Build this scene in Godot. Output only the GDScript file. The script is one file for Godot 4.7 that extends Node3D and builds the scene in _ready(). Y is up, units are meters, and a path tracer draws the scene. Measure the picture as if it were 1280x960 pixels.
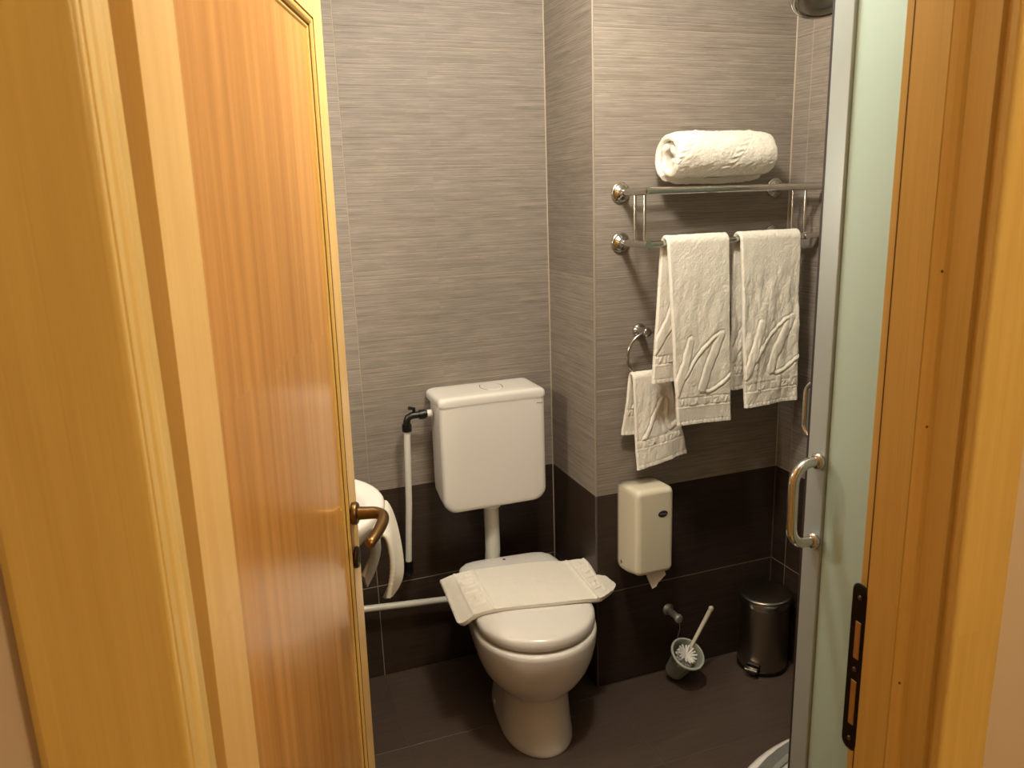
extends Node3D

# ---------------------------------------------------------------- geometry
class Geo:
	var v := PackedVector3Array()
	var idx := PackedInt32Array()

	func orient(from: int) -> void:
		var vol := 0.0
		for k in range(from, idx.size(), 3):
			vol += v[idx[k]].dot(v[idx[k + 1]].cross(v[idx[k + 2]]))
		if vol > 0.0:
			for k in range(from, idx.size(), 3):
				var t := idx[k + 1]
				idx[k + 1] = idx[k + 2]
				idx[k + 2] = t

	func strip(rows: Array, closed: bool) -> void:
		var n: int = rows[0].size()
		var s := v.size()
		for r in rows:
			v.append_array(r)
		var m := n if closed else n - 1
		for j in rows.size() - 1:
			for i in m:
				var a := s + j * n + i
				var b := s + j * n + (i + 1) % n
				idx.append_array(PackedInt32Array([a, b, a + n, b, b + n, a + n]))

	func fan(ring: PackedVector3Array, flip: bool) -> void:
		var s := v.size()
		var c := Vector3.ZERO
		for p in ring:
			c += p
		v.append_array(ring)
		v.append(c / ring.size())
		var n := ring.size()
		for i in n:
			var a := s + i
			var b := s + (i + 1) % n
			if flip:
				idx.append_array(PackedInt32Array([a, s + n, b]))
			else:
				idx.append_array(PackedInt32Array([a, b, s + n]))

	# a closed skin through rings of equal count; equal rings following each other give a hard edge
	func loft(rings: Array, ends := true) -> Geo:
		var from := idx.size()
		var run := [rings[0]]
		for k in range(1, rings.size()):
			if rings[k] == rings[k - 1]:
				if run.size() > 1:
					strip(run, true)
				run = [rings[k]]
			else:
				run.append(rings[k])
		if run.size() > 1:
			strip(run, true)
		if ends:
			fan(rings[0], true)
			fan(rings[-1], false)
		orient(from)
		return self

	func tube(path: PackedVector3Array, radius, seg := 14, cap := true) -> Geo:
		var rings := []
		var t0 := (path[1] - path[0]).normalized()
		var side := t0.cross(Vector3.UP if absf(t0.y) < 0.9 else Vector3.RIGHT).normalized()
		for k in path.size():
			var t := (path[mini(k + 1, path.size() - 1)] - path[maxi(k - 1, 0)]).normalized()
			side = (side - t * side.dot(t)).normalized()
			var up := t.cross(side)
			var r: float = radius if radius is float else radius[k]
			var ring := PackedVector3Array()
			for i in seg:
				var a := TAU * i / seg
				ring.append(path[k] + side * cos(a) * r + up * sin(a) * r)
			rings.append(ring)
		return loft(rings, cap)

	# profile of (radius, height), turned about the y axis of xf
	func lathe(profile: Array, xf := Transform3D(), seg := 32) -> Geo:
		var rings := []
		for p in profile:
			var ring := PackedVector3Array()
			for i in seg:
				var a := TAU * i / seg
				ring.append(xf * Vector3(maxf(p[0], 0.0002) * cos(a), p[1], maxf(p[0], 0.0002) * sin(a)))
			rings.append(ring)
		return loft(rings)

	static func round_rect(w: float, d: float, r: float, seg := 5) -> PackedVector2Array:
		var out := PackedVector2Array()
		for c in 4:
			var cx := (w / 2 - r) * (1 if c == 0 or c == 3 else -1)
			var cy := (d / 2 - r) * (1 if c < 2 else -1)
			for i in seg + 1:
				var a := PI / 2 * (c + float(i) / seg)
				out.append(Vector2(cx + r * cos(a), cy + r * sin(a)))
		return out

	# box with rounded upright edges (r) and bevelled top and bottom rims (b), along the local y of xf
	func rbox(size: Vector3, at: Vector3, b := 0.003, r := -1.0, xf := Transform3D()) -> Geo:
		if r < 0.0:
			r = b
		var rings := []
		for k in [[0.0, 1.0], [0.3, 0.3], [1.0, 0.0], [-1.0, 0.0], [-0.3, 0.3], [0.0, 1.0]]:
			var low: bool = rings.size() < 3
			var inset: float = k[1] * b
			var y: float = -size.y / 2 + absf(k[0]) * b if low else size.y / 2 - absf(k[0]) * b
			var ring := PackedVector3Array()
			for p in round_rect(size.x - 2 * inset, size.z - 2 * inset, maxf(r - inset, 0.0004), 3):
				ring.append(xf * (at + Vector3(p.x, y, p.y)))
			rings.append(ring)
		return loft(rings)

	# upright prism over a plan of (x, z), hard edges
	func prism(plan: PackedVector2Array, y0: float, y1: float, xf := Transform3D()) -> Geo:
		var from := idx.size()
		var n := plan.size()
		for i in n:
			var a := plan[i]
			var b := plan[(i + 1) % n]
			var s := v.size()
			v.append_array(PackedVector3Array([xf * Vector3(a.x, y0, a.y), xf * Vector3(b.x, y0, b.y), xf * Vector3(b.x, y1, b.y), xf * Vector3(a.x, y1, a.y)]))
			idx.append_array(PackedInt32Array([s, s + 1, s + 2, s, s + 2, s + 3]))
		var tri := Geometry2D.triangulate_polygon(plan)
		var ccw := not Geometry2D.is_polygon_clockwise(plan)
		for top in 2:
			var s := v.size()
			for p in plan:
				v.append(xf * Vector3(p.x, y1 if top else y0, p.y))
			for k in range(0, tri.size(), 3):
				var q := [s + tri[k], s + tri[k + 1], s + tri[k + 2]]
				var a2 := plan[tri[k]]
				var w := (plan[tri[k + 1]] - a2).cross(plan[tri[k + 2]] - a2) > 0
				# side quads run a,b,up: match the caps to that turning
				if (w == ccw) != (top == 0):
					idx.append_array(PackedInt32Array([q[0], q[1], q[2]]))
				else:
					idx.append_array(PackedInt32Array([q[0], q[2], q[1]]))
		orient(from)
		return self

	# a sheet with thickness through a grid of centre points rows[j][i]; relief pushes the outer (and inner) skin
	func sheet(rows: Array, thick: float, out_relief := PackedFloat32Array(), in_relief := PackedFloat32Array()) -> Geo:
		var from := idx.size()
		var nj := rows.size()
		var ni: int = rows[0].size()
		var rings := []
		for j in nj:
			var outer := PackedVector3Array()
			var inner := PackedVector3Array()
			for i in ni:
				var du: Vector3 = rows[j][mini(i + 1, ni - 1)] - rows[j][maxi(i - 1, 0)]
				var dv: Vector3 = rows[mini(j + 1, nj - 1)][i] - rows[maxi(j - 1, 0)][i]
				var n := du.cross(dv).normalized()
				var h := thick / 2
				outer.append(rows[j][i] - n * (h + (out_relief[j * ni + i] if out_relief.size() else 0.0)))
				inner.append(rows[j][i] + n * (h + (in_relief[j * ni + i] if in_relief.size() else 0.0)))
			var e0: Vector3 = (rows[j][0] - rows[j][1]).normalized() * thick * 0.42
			var e1: Vector3 = (rows[j][ni - 1] - rows[j][ni - 2]).normalized() * thick * 0.42
			var ring := outer
			ring.append(rows[j][ni - 1] + e1)
			inner.reverse()
			ring.append_array(inner)
			ring.append(rows[j][0] + e0)
			rings.append(ring)
		strip(rings, true)
		for end in 2:
			var ring: PackedVector3Array = rings[-1 if end else 0]
			var s := v.size()
			v.append_array(ring)
			var n := ring.size()
			for i in ni - 1:
				var a := s + i
				var b := s + i + 1
				var c := s + 2 * ni - i
				var d := s + 2 * ni - i - 1
				idx.append_array(PackedInt32Array([a, b, c, b, d, c] if end else [a, c, b, b, c, d]))
			idx.append_array(PackedInt32Array([s + ni - 1, s + ni, s + ni + 1, s, s + 2 * ni, n - 1 + s] if end else [s + ni - 1, s + ni + 1, s + ni, s, n - 1 + s, s + 2 * ni]))
		orient(from)
		return self

	func mesh() -> ArrayMesh:
		var nrm := PackedVector3Array()
		nrm.resize(v.size())
		for k in range(0, idx.size(), 3):
			var a := v[idx[k]]
			var n := (v[idx[k + 2]] - a).cross(v[idx[k + 1]] - a)
			for q in 3:
				nrm[idx[k + q]] += n
		for k in nrm.size():
			nrm[k] = nrm[k].normalized() if nrm[k].length_squared() > 1e-24 else Vector3.UP
		var arr := []
		arr.resize(Mesh.ARRAY_MAX)
		arr[Mesh.ARRAY_VERTEX] = v
		arr[Mesh.ARRAY_NORMAL] = nrm
		arr[Mesh.ARRAY_INDEX] = idx
		var m := ArrayMesh.new()
		m.add_surface_from_arrays(Mesh.PRIMITIVE_TRIANGLES, arr)
		return m


# ---------------------------------------------------------------- naming
var used := {}

func numbered(called: String, parent: Node) -> String:
	var key := "%d/%s" % [parent.get_instance_id(), called]
	var n: int = used.get(key, 0)
	used[key] = n + 1
	return called if n == 0 else "%s_%03d" % [called, n]

func put(called: String, shape, m: Material, parent: Node = self) -> MeshInstance3D:
	var o := MeshInstance3D.new()
	o.name = numbered(called, parent)
	o.mesh = shape.mesh() if shape is Geo else shape
	o.set_surface_override_material(0, m)
	parent.add_child(o, true)
	return o

func tag(o: Node, label: String, category: String, group := "", kind := "") -> Node:
	o.set_meta("label", label)
	o.set_meta("category", category)
	if group:
		o.set_meta("group", group)
	if kind:
		o.set_meta("kind", kind)
	return o

func thing(called: String, label: String, category: String, at := Vector3.ZERO, group := "", kind := "") -> Node3D:
	var o := Node3D.new()
	o.name = numbered(called, self)
	o.position = at
	add_child(o, true)
	tag(o, label, category, group, kind)
	return o


# ---------------------------------------------------------------- materials
var M := {}

func flat(color: Color, rough: float, metal := 0.0, spec := 0.5) -> StandardMaterial3D:
	var m := StandardMaterial3D.new()
	m.albedo_color = color
	m.roughness = rough
	m.metallic = metal
	m.metallic_specular = spec
	return m

func image_from(field: PackedFloat32Array, w: int, h: int, low: Color, high: Color) -> ImageTexture:
	var b := PackedByteArray()
	b.resize(w * h * 3)
	for k in w * h:
		var c := low.lerp(high, clampf(field[k], 0.0, 1.0))
		b[k * 3] = int(c.r * 255.0)
		b[k * 3 + 1] = int(c.g * 255.0)
		b[k * 3 + 2] = int(c.b * 255.0)
	return ImageTexture.create_from_image(Image.create_from_data(w, h, false, Image.FORMAT_RGB8, b))

# fine horizontal threads, as printed on the wall and floor tiles
func threads(w: int, h: int, dashes: int, seed_value: int, power: float) -> PackedFloat32Array:
	var rng := RandomNumberGenerator.new()
	rng.seed = seed_value
	var f := PackedFloat32Array()
	f.resize(w * h)
	var slow := FastNoiseLite.new()
	slow.seed = seed_value
	slow.frequency = 0.011
	slow.fractal_octaves = 2
	for y in h:
		var base := 0.5 + rng.randf_range(-0.075, 0.075) * power
		for x in w:
			f[y * w + x] = base
	for y in range(0, h, 4):
		for x in range(0, w, 4):
			var s := 0.08 * power * slow.get_noise_2d(x * 0.35, y * 2.2)
			for j in 4:
				for i in 4:
					f[(y + j) * w + x + i] += s
	for k in dashes:
		var y := rng.randi_range(0, h - 1)
		var x0 := rng.randi_range(0, w - 1)
		var n := rng.randi_range(30, 380)
		var a := rng.randf_range(-0.30, 0.36) * power * rng.randf()
		for x in n:
			var fade := minf(1.0, minf(x, n - x) / 14.0)
			f[y * w + (x0 + x) % w] += a * fade
	return f

# upright wood grain
func grain(w: int, h: int, dashes: int, seed_value: int, plank: float, bands: float) -> PackedFloat32Array:
	var rng := RandomNumberGenerator.new()
	rng.seed = seed_value
	var f := PackedFloat32Array()
	f.resize(w * h)
	var wide := FastNoiseLite.new()
	wide.seed = seed_value + 5
	wide.frequency = 0.02
	var col := PackedFloat32Array()
	var level := rng.randf_range(-1, 1)
	for x in w:
		if x % int(w / 7.0) == 0:
			level = rng.randf_range(-1, 1)
		col.append(0.5 + level * plank + wide.get_noise_1d(x * 1.0) * bands + rng.randf_range(-0.025, 0.025))
	var soft := FastNoiseLite.new()
	soft.seed = seed_value + 9
	soft.frequency = 0.01
	for y in h:
		for x in w:
			f[y * w + x] = col[x]
	for y in range(0, h, 8):
		for x in range(0, w, 2):
			var s := 0.16 * soft.get_noise_2d(x * 3.0, y * 0.22)
			for j in 8:
				f[(y + j) * w + x] += s
				f[(y + j) * w + x + 1] += s
	for k in dashes:
		var x := rng.randi_range(0, w - 1)
		var y0 := rng.randi_range(0, h - 1)
		var n := rng.randi_range(30, 300)
		var a := rng.randf_range(-0.22, 0.12) * rng.randf()
		for y in n:
			f[((y0 + y) % h) * w + x] += a * minf(1.0, minf(y, n - y) / 20.0)
	return f

func tri(m: StandardMaterial3D, tex: Texture2D, size: Vector3, offset := Vector3.ZERO, world := true) -> StandardMaterial3D:
	m.albedo_texture = tex
	m.uv1_triplanar = true
	m.uv1_world_triplanar = world
	m.uv1_triplanar_sharpness = 8.0
	m.uv1_scale = Vector3(1.0 / size.x, 1.0 / size.y, 1.0 / size.z)
	m.uv1_offset = offset
	return m

func make_materials() -> void:
	var light := image_from(threads(1024, 512, 3200, 3, 1.0), 1024, 512, Color(0.345, 0.31, 0.28), Color(0.70, 0.66, 0.61))
	var dark := image_from(threads(1024, 512, 2600, 8, 1.0), 1024, 512, Color(0.10, 0.078, 0.066), Color(0.33, 0.265, 0.22))
	var ground := image_from(threads(1024, 512, 2200, 14, 0.8), 1024, 512, Color(0.19, 0.155, 0.135), Color(0.43, 0.36, 0.315))
	for k in 4:
		var off := Vector3(0.31 * k, 0.17 * k + 0.09 * k * k, 0.23 * k)
		M["light%d" % k] = tri(flat(Color(1, 1, 1).darkened(0.02 * k), 0.55, 0.0, 0.32), light, Vector3(0.62, 0.31, 0.62), off)
		M["dark%d" % k] = tri(flat(Color(1, 1, 1).darkened(0.03 * k), 0.42, 0.0, 0.4), dark, Vector3(0.62, 0.31, 0.62), off)
		M["ground%d" % k] = tri(flat(Color(1, 1, 1).darkened(0.03 * k), 0.42), ground, Vector3(0.62, 0.31, 0.62), off + Vector3(0, 0, 0.4))
		for n in ["light", "dark", "ground"]:
			M[n + str(k)].uv1_scale = Vector3(1 / 0.62, 1 / 0.31, 1 / (0.31 if n == "ground" else 0.62))
	M.grout_light = flat(Color(0.60, 0.55, 0.495), 0.9)
	M.grout_dark = flat(Color(0.30, 0.26, 0.23), 0.9)
	M.edge_trim = flat(Color(0.565, 0.515, 0.46), 0.5)
	M.groove = flat(Color(0.50, 0.32, 0.12), 0.6)  # darker brown that paints the shade inside the moulding grooves
	M.corner_trim = flat(Color(0.66, 0.60, 0.53), 0.5)
	var veneer := image_from(grain(1024, 1024, 900, 21, 0.13, 0.15), 1024, 1024, Color(0.60, 0.395, 0.17), Color(0.93, 0.70, 0.40))
	var beech := image_from(grain(512, 1024, 400, 33, 0.03, 0.06), 512, 1024, Color(0.74, 0.595, 0.31), Color(0.96, 0.845, 0.55))
	var pale := image_from(grain(512, 1024, 500, 41, 0.02, 0.10), 512, 1024, Color(0.80, 0.62, 0.36), Color(0.97, 0.83, 0.56))
	M.veneer = tri(flat(Color(1, 1, 1), 0.2), veneer, Vector3(0.9, 1.4, 0.9), Vector3(0.12, 0, 0), false)
	M.stile = tri(flat(Color(1, 1, 1), 0.3), pale, Vector3(0.5, 1.2, 0.5), Vector3.ZERO, false)
	M.moulding = tri(flat(Color(0.96, 0.94, 0.88), 0.3), beech, Vector3(0.4, 1.2, 0.4), Vector3.ZERO, false)
	M.frame = tri(flat(Color(0.95, 0.93, 0.88), 0.36), beech, Vector3(0.33, 1.1, 0.33))
	M.frame_lit = tri(flat(Color(1.0, 0.985, 0.97), 0.34), beech, Vector3(0.33, 1.1, 0.33))  # lighter copy of the frame wood, with the bead highlight painted in
	M.knot = flat(Color(0.36, 0.20, 0.08), 0.6)
	M.ceramic = flat(Color(0.87, 0.85, 0.82), 0.09)
	M.plastic_white = flat(Color(0.86, 0.84, 0.81), 0.22)
	M.plastic_cream = flat(Color(0.85, 0.82, 0.73), 0.28)
	M.pipe_white = flat(Color(0.80, 0.79, 0.75), 0.3)
	M.black = flat(Color(0.035, 0.033, 0.032), 0.35)
	M.rubber = flat(Color(0.05, 0.045, 0.04), 0.6)
	M.chrome = flat(Color(0.80, 0.79, 0.77), 0.13, 1.0)
	M.satin = flat(Color(0.62, 0.60, 0.57), 0.42, 0.65)
	M.steel = flat(Color(0.60, 0.57, 0.52), 0.30, 1.0)
	M.bronze = flat(Color(0.50, 0.385, 0.24), 0.34, 1.0)
	M.bronze_dark = flat(Color(0.26, 0.17, 0.10), 0.4, 0.8)
	M.strike = flat(Color(0.085, 0.062, 0.05), 0.42, 0.6)
	M.latch_wood = flat(Color(0.62, 0.45, 0.20), 0.7)
	M.screw = flat(Color(0.42, 0.36, 0.28), 0.35, 1.0)
	M.paper = flat(Color(0.95, 0.94, 0.92), 0.9)
	M.logo_dark = flat(Color(0.13, 0.12, 0.15), 0.4)
	M.logo_light = flat(Color(0.55, 0.52, 0.50), 0.5)
	M.blue_mark = flat(Color(0.07, 0.07, 0.22), 0.4)
	M.grey_mark = flat(Color(0.42, 0.39, 0.36), 0.5)
	M.plaster = flat(Color(0.78, 0.70, 0.61), 0.9)
	M.plaster_white = flat(Color(0.86, 0.83, 0.78), 0.9)
	M.hall_floor = tri(flat(Color(0.8, 0.8, 0.8), 0.4), beech, Vector3(0.3, 1, 1.2))
	M.alu = flat(Color(0.72, 0.74, 0.72), 0.3, 0.75)
	M.profile = flat(Color(0.62, 0.655, 0.65), 0.38, 0.25)
	M.seal = flat(Color(0.16, 0.12, 0.12), 0.5)
	var frost := flat(Color(0.755, 0.83, 0.805, 0.94), 0.45)
	frost.transparency = BaseMaterial3D.TRANSPARENCY_ALPHA
	frost.backlight_enabled = true
	frost.backlight = Color(0.70, 0.78, 0.74)
	M.frost = frost
	var cup := flat(Color(0.62, 0.64, 0.585, 0.55), 0.4)
	cup.transparency = BaseMaterial3D.TRANSPARENCY_ALPHA
	M.cup = cup
	M.cup_rim = flat(Color(0.74, 0.76, 0.71, 0.85), 0.3)
	M.cup_rim.transparency = BaseMaterial3D.TRANSPARENCY_ALPHA
	M.bristle = flat(Color(0.88, 0.87, 0.84), 0.8)
	var fluff := FastNoiseLite.new()
	fluff.seed = 4
	fluff.frequency = 0.075
	fluff.fractal_octaves = 3
	var terry := NoiseTexture2D.new()
	terry.width = 512
	terry.height = 512
	terry.seamless = true
	terry.as_normal_map = true
	terry.bump_strength = 5.0
	terry.noise = fluff
	var cloth := flat(Color(0.905, 0.88, 0.83), 0.95, 0.0, 0.2)
	cloth.normal_enabled = true
	cloth.normal_texture = terry
	cloth.normal_scale = 1.0
	cloth.uv1_triplanar = true
	cloth.uv1_scale = Vector3(7, 7, 7)
	cloth.rim_enabled = true
	cloth.rim = 0.25
	M.cloth = cloth
	var warm := flat(Color(1, 0.95, 0.86), 0.5)
	warm.emission_enabled = true
	warm.emission = Color(1.0, 0.86, 0.68)
	warm.emission_energy_multiplier = 3.0
	M.glow = warm


# ---------------------------------------------------------------- tiles
var rng := RandomNumberGenerator.new()

# tiles over a wall: origin, across, up and outward axes; joints listed across and up
func tiles(wall: Node3D, o: Vector3, ax: Vector3, ay: Vector3, an: Vector3, us: Array, vs: Array, family: Callable, skip := Rect2()) -> void:
	var gap := 0.0011
	var deep := 0.008
	var c := 0.0007
	for j in vs.size() - 1:
		for i in us.size() - 1:
			var rect := Rect2(us[i], vs[j], us[i + 1] - us[i], vs[j + 1] - vs[j])
			if skip.has_area() and skip.grow(0.001).encloses(rect):
				continue
			var g := Geo.new()
			var rings := []
			for k in [[0.0, -deep], [0.0, -c], [c, 0.0]]:
				var ring := PackedVector3Array()
				for q in [[0, 0], [1, 0], [1, 1], [0, 1]]:
					var u: float = rect.position.x + gap + k[0] if q[0] == 0 else rect.end.x - gap - k[0]
					var w: float = rect.position.y + gap + k[0] if q[1] == 0 else rect.end.y - gap - k[0]
					ring.append(o + ax * u + ay * w + an * k[1])
				rings.append(ring)
			# four-cornered rings: keep hard edges by doubling
			g.loft([rings[0], rings[1], rings[1], rings[2]])
			var mid := rect.get_center()
			put("tile", hard(g), M[family.call(mid) + str(rng.randi_range(0, 3))], wall)

# faces of a shape parted from each other, so that every edge is hard
func hard(g: Geo) -> Geo:
	var r := Geo.new()
	for k in g.idx.size():
		r.v.append(g.v[g.idx[k]])
		r.idx.append(k)
	return r

func slab(called: String, a: Vector3, b: Vector3, m: Material, label: String, category := "wall") -> MeshInstance3D:
	var g := hard(Geo.new().rbox((b - a).abs(), (a + b) / 2, 0.0005))
	var o := put(called, g, m)
	tag(o, label, category, "", "structure")
	return o


# ---------------------------------------------------------------- measured places
const CAM := Vector3(-1.00178, 1.61203, 2.41866)
const XR := 0.690      # right wall
const XL := -1.30      # left wall
const ZP := 0.349      # front of the boxed-in corner
const ZB := 1.690      # bathroom face of the door wall
const ZH := 1.822      # hall face of the door wall
const TOP := 2.45
const ROW := 0.345

func _ready() -> void:
	rng.seed = 11
	var cam := Camera3D.new()
	cam.name = "camera"
	cam.fov = 53.13
	cam.near = 0.02
	cam.far = 50.0
	cam.position = CAM
	cam.rotation_order = EULER_ORDER_YXZ
	cam.rotation_degrees = Vector3(-13.4344, -19.4945, -1.9249)
	# the phone lens: 2.4 mm aperture focused on the toilet and towels
	var lens := CameraAttributesPhysical.new()
	lens.frustum_focal_length = 24.0
	lens.frustum_near = 0.02
	lens.frustum_far = 50.0
	lens.frustum_focus_distance = 2.1
	lens.exposure_aperture = 10.2
	cam.attributes = lens
	add_child(cam)
	cam.current = true
	var env := Environment.new()
	env.background_mode = Environment.BG_COLOR
	env.background_color = Color(0, 0, 0)
	env.tonemap_mode = Environment.TONE_MAPPER_LINEAR
	env.tonemap_exposure = 1.0
	env.sdfgi_enabled = true
	env.ssao_enabled = true
	env.ssil_enabled = true
	var we := WorldEnvironment.new()
	we.name = "environment"
	we.environment = env
	add_child(we)
	make_materials()
	build_lamps()
	build_shell()
	build_frame()
	build_door()
	build_enclosure()
	build_toilet()
	build_cistern()
	build_pipes()
	build_basin()
	build_rack()
	build_towels()
	build_ring()
	build_mat()
	build_dispenser()
	build_brush()
	build_bin()


# ---------------------------------------------------------------- lamps
func omni(called: String, parent: Node3D, at: Vector3, energy: float, color: Color, size: float) -> void:
	var l := OmniLight3D.new()
	l.name = called
	l.position = at
	l.light_energy = energy
	l.light_color = color
	l.light_size = size
	l.omni_range = 8.0
	l.omni_attenuation = 2.0
	l.shadow_enabled = true
	parent.add_child(l)

func globe_lamp(called: String, label: String, at: Vector3, r: float, energy: float, color: Color) -> void:
	var t := thing(called, label, "lamp", at)
	put("base", Geo.new().lathe([[0.0, 0.0], [r * 0.9, 0.0], [r * 0.9, 0.0], [r * 0.9, -0.012], [r * 0.75, -0.018], [0.0, -0.018]]), M.plastic_white, t)
	var prof := []
	for k in 13:
		var a := PI * k / 12
		prof.append([r * sin(a), -0.018 - r * 0.72 + r * 0.72 * cos(a)])
	put("globe", Geo.new().lathe(prof), M.glow, t)
	omni("bulb_light", t, Vector3(0, -0.018 - r * 0.72, 0), energy, color, r * 0.7)

func build_lamps() -> void:
	globe_lamp("ceiling_lamp", "round opal ceiling lamp in the bathroom above the floor between toilet and shower", Vector3(-0.32, TOP - 0.001, 1.06), 0.13, 1.40, Color(1.0, 0.98, 0.925))
	globe_lamp("ceiling_lamp", "round opal ceiling lamp in the hall behind the open doorway", Vector3(-0.12, TOP - 0.001, 3.15), 0.12, 1.15, Color(1.0, 0.90, 0.70))
	var t := thing("mirror_lamp", "small opal wall lamp on the left wall above the washbasin", "lamp", Vector3(XL, 1.62, 0.62))
	put("backplate", Geo.new().rbox(Vector3(0.02, 0.06, 0.30), Vector3(0.0105, 0, 0), 0.003), M.chrome, t)
	var xf := Transform3D(Basis(Vector3(1, 0, 0), PI / 2), Vector3(0.065, 0, 0))
	put("tube", Geo.new().lathe([[0.0, -0.15], [0.025, -0.145], [0.03, -0.13], [0.03, 0.13], [0.025, 0.145], [0.0, 0.15]], xf, 20), M.glow, t)
	put("arm", Geo.new().tube(PackedVector3Array([Vector3(0.015, 0, 0), Vector3(0.04, 0, 0)]), 0.008), M.chrome, t)
	omni("tube_light", t, Vector3(0.065, 0, 0), 0.42, Color(1.0, 0.97, 0.90), 0.04)


# ---------------------------------------------------------------- the room
func build_shell() -> void:
	var rows := [0.0, ROW, 2 * ROW, 3 * ROW, 4 * ROW, 5 * ROW, 6 * ROW, TOP]
	var by_height := func(c: Vector2): return "dark" if c.y < 2 * ROW else "light"
	var d := 0.0008   # grout lies this deep
	var back := slab("wall_back", Vector3(XL - 0.1, 0, -0.12), Vector3(XR + 0.1, TOP, -d), M.grout_light, "back wall of taupe streaked tiles over a dark brown band, behind the toilet")
	tiles(back, Vector3.ZERO, Vector3.RIGHT, Vector3.UP, Vector3.BACK, [XL, -0.656, 0.0], rows, by_height)
	var box := slab("wall_pillar", Vector3(d, 0, -d), Vector3(XR + 0.1, TOP, ZP - d), M.grout_light, "boxed-in tiled corner jutting out right of the toilet, with the towel rack on its front")
	tiles(box, Vector3.ZERO, Vector3.BACK, Vector3.UP, Vector3.LEFT, [0.002, ZP], rows, by_height)
	tiles(box, Vector3(0, 0, ZP), Vector3.RIGHT, Vector3.UP, Vector3.BACK, [0.004, XR + 0.0012], rows, by_height)
	put("corner_trim", Geo.new().tube(PackedVector3Array([Vector3(0.0015, 0.69, ZP - 0.0015), Vector3(0.0015, TOP, ZP - 0.0015)]), 0.0030, 10), M.edge_trim, box)
	put("corner_sealant", Geo.new().tube(PackedVector3Array([Vector3(0, 0.30, 0), Vector3(0, TOP, 0)]), 0.0026, 8), M.corner_trim, box)
	put("corner_trim", Geo.new().tube(PackedVector3Array([Vector3(0.0015, 0.0, ZP - 0.0015), Vector3(0.0015, 0.69, ZP - 0.0015)]), 0.0032, 10), M.grout_dark, box)
	var right := slab("wall_right", Vector3(XR + d, 0, ZP - 0.2), Vector3(XR + 0.12, TOP, ZB + 0.13), M.grout_light, "right wall of taupe tiles over a dark band, beside the pedal bin and shower")
	tiles(right, Vector3(XR, 0, 0), Vector3.BACK, Vector3.UP, Vector3.LEFT, [ZP - 0.0012, 0.42, 1.11, ZB], rows, by_height)
	put("corner_sealant", Geo.new().tube(PackedVector3Array([Vector3(XR - 0.001, 0.69, ZP + 0.001), Vector3(XR - 0.001, TOP, ZP + 0.001)]), 0.0028, 8), M.corner_trim, right)
	put("corner_sealant", Geo.new().tube(PackedVector3Array([Vector3(XR - 0.001, 0.0, ZP + 0.001), Vector3(XR - 0.001, 0.69, ZP + 0.001)]), 0.0020, 8), M.grout_dark, right)
	var left := slab("wall_left", Vector3(XL - 0.12, 0, -0.12), Vector3(XL - d, TOP, ZH), M.grout_light, "left tiled wall behind the open door, carrying the washbasin")
	tiles(left, Vector3(XL, 0, 0), Vector3.BACK, Vector3.UP, Vector3.RIGHT, [0.002, 0.69, 1.38, ZB], rows, by_height)
	var floor_slab := slab("floor", Vector3(XL - 0.1, -0.12, -0.12), Vector3(XR + 0.1, -d, ZB + 0.07), M.grout_dark, "dark brown streaked tile floor of the bathroom", "floor")
	var g := func(_c: Vector2): return "ground"
	tiles(floor_slab, Vector3.ZERO, Vector3.RIGHT, Vector3.BACK, Vector3.UP, [XL + 0.002, -0.659, 0.021], [0.002, 0.39, 0.745, 1.09, 1.435, ZB], g)
	tiles(floor_slab, Vector3.ZERO, Vector3.RIGHT, Vector3.BACK, Vector3.UP, [0.021, XR - 0.002], [ZP + 0.002, 0.745, 1.09, 1.435, ZB], g)
	slab("ceiling", Vector3(-2.3, TOP, -0.12), Vector3(1.5, TOP + 0.1, 4.3), M.plaster_white, "plain white ceiling over bathroom and hall", "ceiling")
	# the wall with the doorway: three pieces, tiled on the bathroom side
	var xa := -1.125
	var xb := -0.205
	var front := thing("wall_front", "wall around the doorway, pale plaster on the hall side", "wall", Vector3.ZERO, "", "structure")
	put("masonry", hard(Geo.new().rbox(Vector3(xa + 2.3, TOP, ZH - ZB - d), Vector3((xa - 2.3) / 2, TOP / 2, (ZB + d + ZH) / 2), 0.0005)), M.plaster, front)
	put("masonry", hard(Geo.new().rbox(Vector3(1.5 - xb, TOP, ZH - ZB - d), Vector3((1.5 + xb) / 2, TOP / 2, (ZB + d + ZH) / 2), 0.0005)), M.plaster, front)
	put("masonry", hard(Geo.new().rbox(Vector3(xb - xa, TOP - 2.12, ZH - ZB - d), Vector3((xa + xb) / 2, (TOP + 2.12) / 2, (ZB + d + ZH) / 2), 0.0005)), M.plaster, front)
	tiles(front, Vector3(0, 0, ZB), Vector3.RIGHT, Vector3.UP, Vector3.FORWARD, [XL, xa], rows, by_height)
	tiles(front, Vector3(0, 0, ZB), Vector3.RIGHT, Vector3.UP, Vector3.FORWARD, [xb, 0.24, XR], rows, by_height)
	slab("wall_hall_left", Vector3(-2.4, 0, ZB), Vector3(-2.3, TOP, 4.3), M.plaster, "left wall of the hall outside the bathroom")
	slab("wall_hall_right", Vector3(1.5, 0, ZB), Vector3(1.6, TOP, 4.3), M.plaster, "right wall of the hall outside the bathroom")
	slab("wall_hall_back", Vector3(-2.4, 0, 4.2), Vector3(1.6, TOP, 4.3), M.plaster, "far wall of the hall facing the bathroom door")
	slab("floor_hall", Vector3(-2.3, -0.12, ZB + 0.07), Vector3(1.5, -0.001, 4.2), M.hall_floor, "wooden floor of the hall before the doorway", "floor")


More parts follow.
